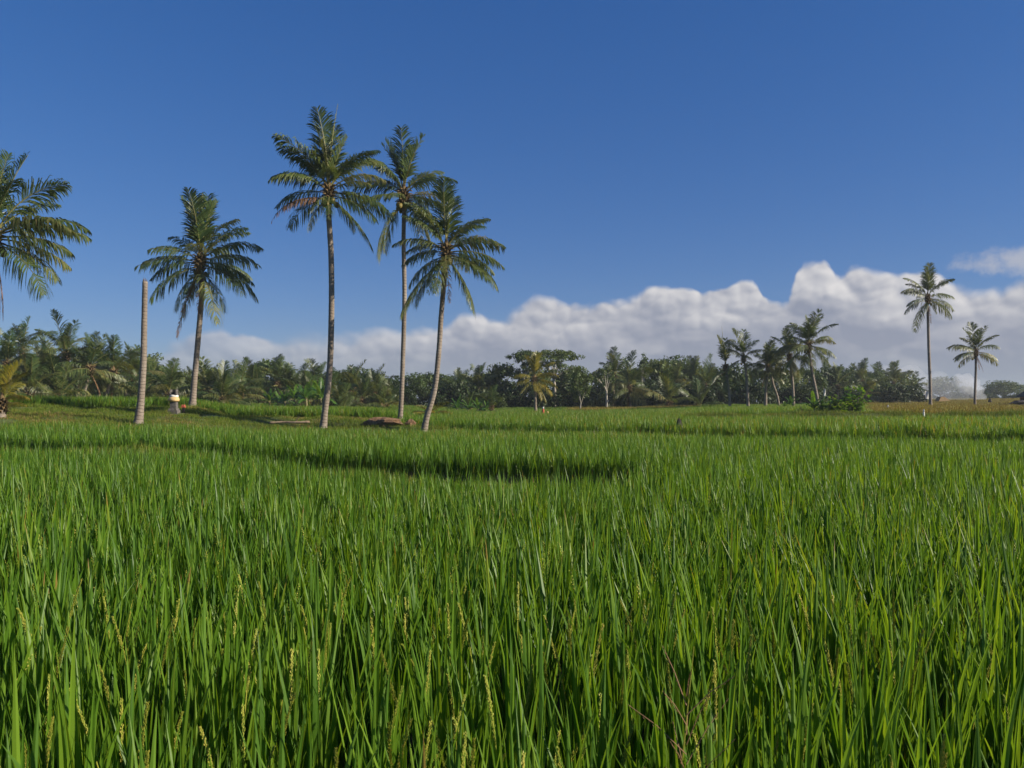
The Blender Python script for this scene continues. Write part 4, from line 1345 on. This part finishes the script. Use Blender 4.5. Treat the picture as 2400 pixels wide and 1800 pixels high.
def leafy_shrub(seed, n_stem, H, leaf):
    """garden shrub: upright stems with layers of big drooping leaves"""
    rr = random.Random(seed)
    sb, lb = MB(), MB()
    for i in range(n_stem):
        a = rr.uniform(0, 6.283)
        tip = Vector((math.cos(a) * rr.uniform(.1, .55), math.sin(a) * rr.uniform(.1, .55), H * rr.uniform(.55, .95)))
        b_ = Vector((math.cos(a) * .1, math.sin(a) * .1, -.05))
        sb.tube([b_, b_.lerp(tip, .5) + Vector((.03, .02, 0)), tip], [.03, .022, .012], 5, .5)
        for k_ in range(26):
            c = b_.lerp(tip, rr.uniform(.35, 1.05)) + Vector((rr.gauss(0, .13), rr.gauss(0, .13), rr.gauss(0, .07)))
            th = rr.uniform(0, 6.283)
            d = Vector((math.cos(th), math.sin(th), rr.uniform(-.5, .3))).normalized()
            sd = d.cross(Vector((0, 0, 1))).normalized()
            l_ = leaf * rr.uniform(.6, 1.2)
            dr = Vector((0, 0, -l_ * .25))
            lb.add([tuple(c), tuple(c + d * l_ * .5 + sd * l_ * .3), tuple(c + d * l_ + dr), tuple(c + d * l_ * .5 - sd * l_ * .3)], [(0, 1, 2, 3)], .45 + rr.uniform(-.3, .4), 0)
    return sb.mesh("shrub_stem", [M['bark']]), lb.mesh("shrub_leaves", [M['shrub']])


SHR = [leafy_shrub(1, 9, 1.6, .24), leafy_shrub(2, 8, 1.2, .2), leafy_shrub(3, 7, 1.3, .2)]
for i, (px_, ty, k_, wd, lab) in enumerate([(1998, 905, 0, 1.0, "bright yellow-green leafy shrub, tallest on the field bank"), (1972, 922, 1, .95, "mid-green leafy shrub against the bright one on the field bank"), (1950, 930, 2, 1.0, "low dark leafy shrub between bananas and the brighter shrubs"), (2012, 935, 2, .8, "small shrub with bare stems at the end of the field bank row"), (1880, 948, 1, 1.1, "low rounded shrub at the start of the field bank row")]):
    d_ = 47.5
    x = (px_ - 1200) / F * d_
    gz = ground_z(x, d_)
    H = ZC + (HY - ty) / F * d_ - gz
    s_ = H / [1.45, 1.1, 1.2][k_]
    root = thing("garden_shrub", lab, "shrub", (x, d_, gz), i * 1.3, "shrubs on the field bank", (s_ * wd, s_ * wd, s_))
    obj("stem", SHR[k_][0], root)
    obj("foliage", SHR[k_][1], root)

# ------------------------------------------------------------------ shrine, posts, hut and other small things
M['stone'] = solid_mat('mossy_stone', [(0.3, (0.06, 0.055, 0.05)), (0.7, (0.16, 0.145, 0.13))], 9.0, 0.95, 0.4)
M['yellow_cloth'] = solid_mat('yellow_cloth', [(0.3, (0.48, 0.31, 0.12)), (0.7, (0.64, 0.46, 0.22))], 8.0, 0.8, 0.15)
M['white_cloth'] = solid_mat('white_cloth', [(0.3, (0.52, 0.50, 0.46)), (0.7, (0.68, 0.66, 0.62))], 8.0, 0.8, 0.1)
M['red_cloth'] = solid_mat('red_cloth', [(0.3, (0.30, 0.06, 0.035)), (0.7, (0.45, 0.12, 0.07))], 9.0, 0.85, 0.1)
M['dark'] = solid_mat('dark_stone_and_shade', [(0.3, (0.022, 0.02, 0.018)), (0.7, (0.06, 0.05, 0.045))], 9.0, 0.9, 0.3)
M['brick'] = solid_mat('red_brick_wall', [(0.3, (0.16, 0.055, 0.035)), (0.7, (0.26, 0.10, 0.065))], 6.0, 0.9, 0.2)
M['roof'] = solid_mat('dark_tile_roof', [(0.3, (0.03, 0.026, 0.026)), (0.7, (0.075, 0.065, 0.06))], 6.0, 0.8, 0.4)
M['thatch'] = solid_mat('straw_thatch', [(0.3, (0.20, 0.13, 0.06)), (0.7, (0.36, 0.25, 0.13))], 8.0, 0.95, 0.5)
M['wood'] = solid_mat('weathered_wood', [(0.3, (0.11, 0.085, 0.06)), (0.7, (0.24, 0.19, 0.14))], 7.0, 0.9, 0.3, stretch=(1, 1, .3))
M['earth'] = solid_mat('reddish_earth', [(0.3, (0.10, 0.055, 0.03)), (0.7, (0.24, 0.15, 0.085))], 7.0, 0.95, 0.8)
M['log'] = solid_mat('dead_log', [(0.3, (0.16, 0.11, 0.07)), (0.7, (0.33, 0.25, 0.17))], 5.0, 0.95, 0.5)


def part(mb_, name, mat, parent, smooth=False):
    return obj(name, mb_.mesh(name, [M[mat]], smooth), parent)


def lathe(mb_, prof, sides=12, cx=0, cy_=0, wob=0.0, rr=None):
    vs, fs = [], []
    for (r_, z_) in prof:
        for k_ in range(sides):
            t_ = 2 * math.pi * k_ / sides
            q = r_ * (1 + (wob * math.sin(k_ * 5.1 + z_ * 9) if wob else 0))
            vs.append((cx + q * math.cos(t_), cy_ + q * math.sin(t_), z_))
    for i in range(len(prof) - 1):
        for k_ in range(sides):
            k2 = (k_ + 1) % sides
            fs.append((i * sides + k_, i * sides + k2, (i + 1) * sides + k2, (i + 1) * sides + k_))
    fs.append(tuple(range(sides))[::-1])
    fs.append(tuple((len(prof) - 1) * sides + k_ for k_ in range(sides)))
    mb_.add(vs, fs, .5)


d_ = 39.2
p = at(408, 962, d_)
gz = ground_z(p.x, p.y)
root = thing("stone_shrine", "stone field shrine wrapped in white and yellow cloth, beside a palm on the bank", "shrine", (p.x, p.y, gz))
top_z = at(408, 912, d_).z - gz
s_ = top_z / 1.20
mb = MB()
mb.box((0, 0, .03 * s_), (.50 * s_, .50 * s_, .22 * s_))
mb.box((0, 0, .19 * s_), (.42 * s_, .42 * s_, .10 * s_), taper=.9)
part(mb, "plinth", 'stone', root)
mb = MB()
mb.box((0, 0, .42 * s_), (.30 * s_, .30 * s_, .36 * s_), taper=.92)
mb.box((0, 0, .615 * s_), (.34 * s_, .34 * s_, .03 * s_))
part(mb, "column", 'stone', root)
mb = MB()
lathe(mb, [(.20 * s_, .58 * s_), (.26 * s_, .60 * s_), (.275 * s_, .67 * s_), (.24 * s_, .77 * s_), (.20 * s_, .80 * s_)], 16, wob=.06)
part(mb, "yellow_cloth", 'yellow_cloth', root, True)
mb = MB()
lathe(mb, [(.195 * s_, .795 * s_), (.21 * s_, .82 * s_), (.20 * s_, .90 * s_), (.17 * s_, .92 * s_)], 16, wob=.04)
part(mb, "white_cloth", 'white_cloth', root, True)
mb = MB()
mb.box((0, 0, .93 * s_), (.36 * s_, .34 * s_, .04 * s_))
mb.box((0, .13 * s_, 1.06 * s_), (.30 * s_, .05 * s_, .24 * s_))
part(mb, "seat_back", 'dark', root)  # dark colour stands in for the shade of the niche between the arms
for sx in (-1, 1):
    mb = MB()
    mb.box((sx * .145 * s_, -.02 * s_, 1.06 * s_), (.055 * s_, .28 * s_, .22 * s_), taper=.8)
    mb.box((sx * .145 * s_, -.02 * s_, 1.19 * s_), (.03 * s_, .06 * s_, .05 * s_), taper=.4)
    part(mb, "arm", 'stone', root)

p = at(430, 960, 39.4)
root = thing("offering_stand", "small dark red offering stand between the shrine and the palm", "shrine", (p.x, p.y, ground_z(p.x, p.y)))
mb = MB()
mb.box((0, 0, .12), (.10, .10, .28))
part(mb, "post", 'dark', root)
mb = MB()
mb.box((0, 0, .29), (.20, .18, .05))
mb.box((0, 0, .36), (.15, .14, .09), taper=.8)
part(mb, "tray", 'red_cloth', root)


def wrapped_post(label, px, y0, y1, d, cloth, w, cap):
    b_ = at(px, y1, d)
    t_ = at(px, y0, d)
    gz = ground_z(b_.x, d)
    H = t_.z - gz
    root = thing("wrapped_post", label, "post", (b_.x, d, gz))
    mb_ = MB()
    mb_.tube([(0, 0, -.1), (0, 0, H)], [w * .35, w * .3], 7)
    part(mb_, "post", 'wood', root)
    mb_ = MB()
    lathe(mb_, [(w * .55, H * .30), (w * .65, H * .45), (w * .5, H * .8), (w * .36, H * .86)], 10, wob=.08)
    part(mb_, "cloth", cloth, root, True)
    mb_ = MB()
    lathe(mb_, [(w * .36, H * .86), (w * .42, H * .93), (w * .25, H)], 8)
    part(mb_, "top", cap, root, True)


wrapped_post("thin post wrapped in red cloth standing in the far rice", 1273, 953, 974, 62, 'red_cloth', .17, 'white_cloth')
wrapped_post("short post wrapped in yellow cloth beside the red one", 1283, 964, 976, 62, 'yellow_cloth', .22, 'yellow_cloth')
wrapped_post("short white stake at the field edge below the tall lone palm", 2165, 959, 975, 44.2, 'white_cloth', .10, 'white_cloth')
wrapped_post("tiny white post where the ripe rice begins", 2081, 949, 956, 66, 'white_cloth', .13, 'white_cloth')


def flag(label, px, y0, y1, d, w, sag):
    """cloth on a bamboo pole"""
    b_ = at(px, 960, d)
    gz = ground_z(b_.x, d)
    zt, zb = at(px, y0, d).z - gz, at(px, y1, d).z - gz
    root = thing("cloth_banner", label, "flag", (b_.x, d, gz))
    mb_ = MB()
    mb_.tube([(0, 0, -.1), (.01, 0, zt * .6), (0, 0, zt + .15)], [.02, .016, .01], 6)
    part(mb_, "pole", 'wood', root)
    vs, fs = [], []
    n, m_ = 7, 5
    for th in (0, 1):
        for i in range(n + 1):
            for k_ in range(m_ + 1):
                u_, v_ = k_ / m_, i / n
                vs.append((u_ * w * (1 - .35 * abs(v_ - .55)), .04 * math.sin(u_ * 5 + v_ * 3) + .006 * th, zt + (zb - zt) * v_ - sag * u_ * u_))
    q = (n + 1) * (m_ + 1)
    for i in range(n):
        for k_ in range(m_):
            a = i * (m_ + 1) + k_
            fs.append((a, a + 1, a + m_ + 2, a + m_ + 1))
            fs.append((q + a, q + a + m_ + 1, q + a + m_ + 2, q + a + 1))
    mb_ = MB()
    mb_.add(vs, fs, .5)
    part(mb_, "cloth", 'white_cloth', root)


flag("narrow white banner on a pole above the bananas of the field bank", 1930, 910, 928, 60, .17, .05)
flag("white cloth hanging on a pole half hidden by the tall lone palm", 2168, 916, 934, 88, .55, .12)

# low dark rock, boards, log, earth pile
def rock(name, label, cat, px, py, d, sx, sy, sz, mat, seed, rz=0):
    rr = random.Random(seed)
    p_ = at(px, py, d)
    z_ = ground_z(p_.x, d) - .02
    vs, fs = [], []
    nr, ns = 7, 12
    for i in range(nr + 1):
        a = math.pi * i / nr
        for k_ in range(ns):
            t_ = 2 * math.pi * k_ / ns
            q = 1 + rr.uniform(-.3, .3)
            vs.append((sx * math.sin(a) * math.cos(t_) * q, sy * math.sin(a) * math.sin(t_) * q, sz * (.35 - math.cos(a) * .65) * (1 + rr.uniform(-.1, .1))))
    for i in range(nr):
        for k_ in range(ns):
            k2 = (k_ + 1) % ns
            fs.append((i * ns + k_, i * ns + k2, (i + 1) * ns + k2, (i + 1) * ns + k_))
    mb_ = MB()
    mb_.add(vs, fs, .5)
    o = obj(name, mb_.mesh(name, [M[mat]], False), None, (p_.x, d, z_), (0, 0, rz))
    tag(o, label, cat)


rock("rock", "low dark rock lying on the bund in the far green rice", "rock", 1592, 989, 31.5, .17, .15, .92, 'dark', 1)
rock("earth_heap", "heap of reddish brown earth and roots between the palm feet", "earth heap", 900, 986, 38.4, .95, .5, .42, 'earth', 2)
rock("earth_heap", "small heap of reddish earth beside the curved palm foot", "earth heap", 962, 984, 38.4, .24, .2, .36, 'earth', 3)
rock("brush_heap", "dark low heap of cut brush below the hut", "brush heap", 2392, 955, 100, 1.6, .8, .9, 'dark', 4)
p = at(678, 991, 38.0)
root = thing("fallen_log", "fallen palm log lying along the foot of the bank", "log", (p.x, p.y, p.z))
mb = MB()
path_ = trunk_path([(-.95, 0, .0), (-.3, .05, .03), (.35, -.03, .02), (.95, .02, .05)], 14)
mb.tube(path_, [.055 + .008 * math.sin(i * 2.1) for i in range(15)], 9)
part(mb, "trunk", 'log', root, True)
mb = MB()
mb.tube([(.3, 0, .05), (.45, -.1, .25), (.5, -.14, .32)], [.03, .02, .008], 5)
part(mb, "broken_branch", 'log', root)
p = at(2206, 957, 66)
root = thing("board_pile", "pale boards lying in the ripe rice beside the tall lone palm", "boards", (p.x, p.y, ground_z(p.x, 66)))
zz = p.z - ground_z(p.x, 66)
for i in range(3):
    mb = MB()
    mb.box((0.12 * i - .1, .1 * i, zz + .03 * i), (.75, .16, .025), rz=.1 * i)
    part(mb, "board", 'white_cloth', root)
for sx in (-.35, .3):
    mb = MB()
    mb.box((sx, .1, zz / 2 - .02), (.05, .05, zz))
    part(mb, "trestle", 'wood', root)

# hut at the picture edge, thatched shelter by the smoke, scarecrow
p = at(2410, 948, 104)
gz = ground_z(p.x, 104)
root = thing("hut", "small red brick hut with a dark pitched roof at the picture edge", "hut", (p.x, 104, gz))
mb = MB()
wz = at(2410, 928, 104).z - gz
mb.box((0, 0, wz / 2), (1.15, 1.6, wz))
part(mb, "wall", 'brick', root)
mb = MB()
rz_ = at(2410, 914, 104).z - gz
hx, hy = .95, 1.1
v0 = [(-hx, -hy, wz - .06), (hx, -hy, wz - .06), (hx, hy, wz - .06), (-hx, hy, wz - .06), (-.08, -hy * .4, rz_), (.08, -hy * .4, rz_), (.08, hy * .4, rz_), (-.08, hy * .4, rz_)]
v1 = [(x_, y_, z_ - .07) for (x_, y_, z_) in v0[:4]]
mb.add(v0 + v1, [(0, 1, 5, 4), (1, 2, 6, 5), (2, 3, 7, 6), (3, 0, 4, 7), (4, 5, 6, 7), (8, 9, 1, 0), (9, 10, 2, 1), (10, 11, 3, 2), (11, 8, 0, 3), (11, 10, 9, 8)], .5)
part(mb, "roof", 'roof', root)
mb = MB()
mb.box((-.15, -.815, wz * .36), (.4, .04, wz * .7))
part(mb, "door", 'wood', root)
mb = MB()
mb.box((-.60, .2, wz * .6), (.04, .45, .35))
part(mb, "window", 'dark', root)

p = at(2208, 948, 150)
gz = ground_z(p.x, 150)
root = thing("thatched_shelter", "brown thatched field shelter in the haze behind the tall lone palm", "shelter", (p.x, 150, gz))
ez, tz = at(2208, 944, 150).z - gz, at(2208, 930, 150).z - gz
mb = MB()
mb.add([(-1.3, -1, ez), (1.7, -1, ez - .1), (1.7, 1, ez - .1), (-1.3, 1, ez), (-.5, -.6, tz), (.1, -.6, tz), (.1, .6, tz), (-.5, .6, tz)], [(0, 1, 5, 4), (1, 2, 6, 5), (2, 3, 7, 6), (3, 0, 4, 7), (4, 5, 6, 7), (3, 2, 1, 0)], .5)
part(mb, "roof", 'thatch', root)
for (x_, y_) in ((-1.1, -.8), (1.4, -.8), (1.4, .8), (-1.1, .8)):
    mb = MB()
    mb.tube([(x_, y_, -.1), (x_, y_, ez + .05)], [.06, .05], 6)
    part(mb, "post", 'wood', root)
p = at(2320, 942, 120)
gz = ground_z(p.x, 120)
root = thing("scarecrow", "dark scarecrow on a stick above the ripe rice beside the short palm", "scarecrow", (p.x, 120, gz))
tz = at(2320, 930, 120).z - gz
mb = MB()
mb.tube([(0, 0, -.1), (0, 0, tz)], [.035, .03], 6)
mb.tube([(-.3, 0, tz - .32), (.3, 0, tz - .30)], [.025, .025], 6)
part(mb, "frame", 'wood', root)
mb = MB()
lathe(mb, [(.24, tz - .8), (.2, tz - .5), (.16, tz - .28)], 9, wob=.1)
part(mb, "coat", 'dark', root)
mb = MB()
lathe(mb, [(.05, tz - .24), (.12, tz - .16), (.12, tz - .06), (.04, tz)], 8)
part(mb, "head", 'dark', root)

# tall weed with a dry seed head among the nearest rice
wx, wy = (1600 - 1200) / F * 2.15, 2.15
gz = ground_z(wx, wy)
root = thing("seeding_weed", "weed with thin brown seed stalks spreading among the nearest rice", "weed", (wx, wy, gz))
rw = random.Random(8)
mb = MB()
mb.tube([(0, 0, 0), (.01, 0, .35), (.0, .01, .70), (.03, .0, 1.02)], [.005, .004, .0028, .0012], 5, .6)
part(mb, "stem", 'panicle', root)
for i in range(16):
    mb = MB()
    z0 = .50 + .026 * i
    a = i * 2.4
    l_ = rw.uniform(.12, .22)
    el_ = rw.uniform(.55, 1.05)
    dv = Vector((math.cos(a) * math.cos(el_), math.sin(a) * math.cos(el_), math.sin(el_)))
    b_ = Vector((.01, 0, z0))
    mb.tube([b_, b_ + dv * l_ * .5 + Vector((0, 0, .01)), b_ + dv * l_], [.0016, .0012, .0007], 4, .9)
    for k_ in range(9):
        q = b_ + dv * l_ * (.3 + .7 * k_ / 9)
        grain(mb, q, dv + Vector((rw.uniform(-.4, .4), rw.uniform(-.4, .4), .2)), .010, .0016, rw.random(), 0)
    obj("seed_stalk", mb.mesh("seed_stalk", [M['palm_dead']]), root)
for i in range(9):
    mb = MB()
    a = i * 2.4
    panicle(mb, (0, 0, .40 + .02 * i), a, .35 + .1 * rw.random(), .02, .15, .15, rw, 26, 1.0, 0, 0)
    obj("seed_head", mb.mesh("seed_head", [M['panicle']]), root)

# ------------------------------------------------------------------ smoke and haze
def volume_mat(name, density, color, aniso=0.2, noise_scale=None):
    m_, N = new_mat(name)
    pv = N.n('ShaderNodeVolumePrincipled')
    pv.inputs['Color'].default_value = (*color, 1)
    pv.inputs['Density'].default_value = density
    pv.inputs['Anisotropy'].default_value = aniso
    out = N.n('ShaderNodeOutputMaterial')
    N.t.links.new(pv.outputs[0], out.inputs['Volume'])
    return m_


def plume(label, path, radii, density, seed):
    rr = random.Random(seed)
    mb_ = MB()
    P_ = trunk_path(path, 26)
    n = len(P_)
    rad = [np.interp(i / (n - 1), np.linspace(0, 1, len(radii)), radii) * (1 + .18 * math.sin(i * 1.3 + seed) + rr.uniform(-.08, .08)) for i in range(n)]
    mb_.tube(P_, rad, 18, .5)
    me = mb_.mesh("smoke", [volume_mat("smoke_%d" % seed, density, (.86, .88, .92), .1)], True)
    tag(obj("smoke", me), label, kind='stuff')


D_ = 175
pt = lambda px_, py_: tuple(at(px_, py_, D_))
plume("white smoke rising from a field fire behind the short lone palm", [pt(2304, 952), pt(2298, 930), pt(2285, 912), pt(2262, 898), pt(2235, 890)], [.7, 1.1, 1.6, 2.2, 1.2], .22, 1)
plume("thin smoke drifting low across the far trees", [pt(2290, 926), pt(2230, 918), pt(2150, 910), pt(2060, 905), pt(1980, 903)], [1.5, 3.2, 4.2, 4.2, 1.5], .055, 2)

bx0, bx1, by0, by1, bz0, bz1 = -520, 520, -60, 760, -3.0, 21.0
mb = MB()
mb.box(((bx0 + bx1) / 2, (by0 + by1) / 2, (bz0 + bz1) / 2), (bx1 - bx0, by1 - by0, bz1 - bz0))
tag(obj("haze", mb.mesh("haze", [volume_mat("haze_air", 0.00032, (.80, .87, .96), .1)])), "thin pale morning haze over the fields", kind='stuff')
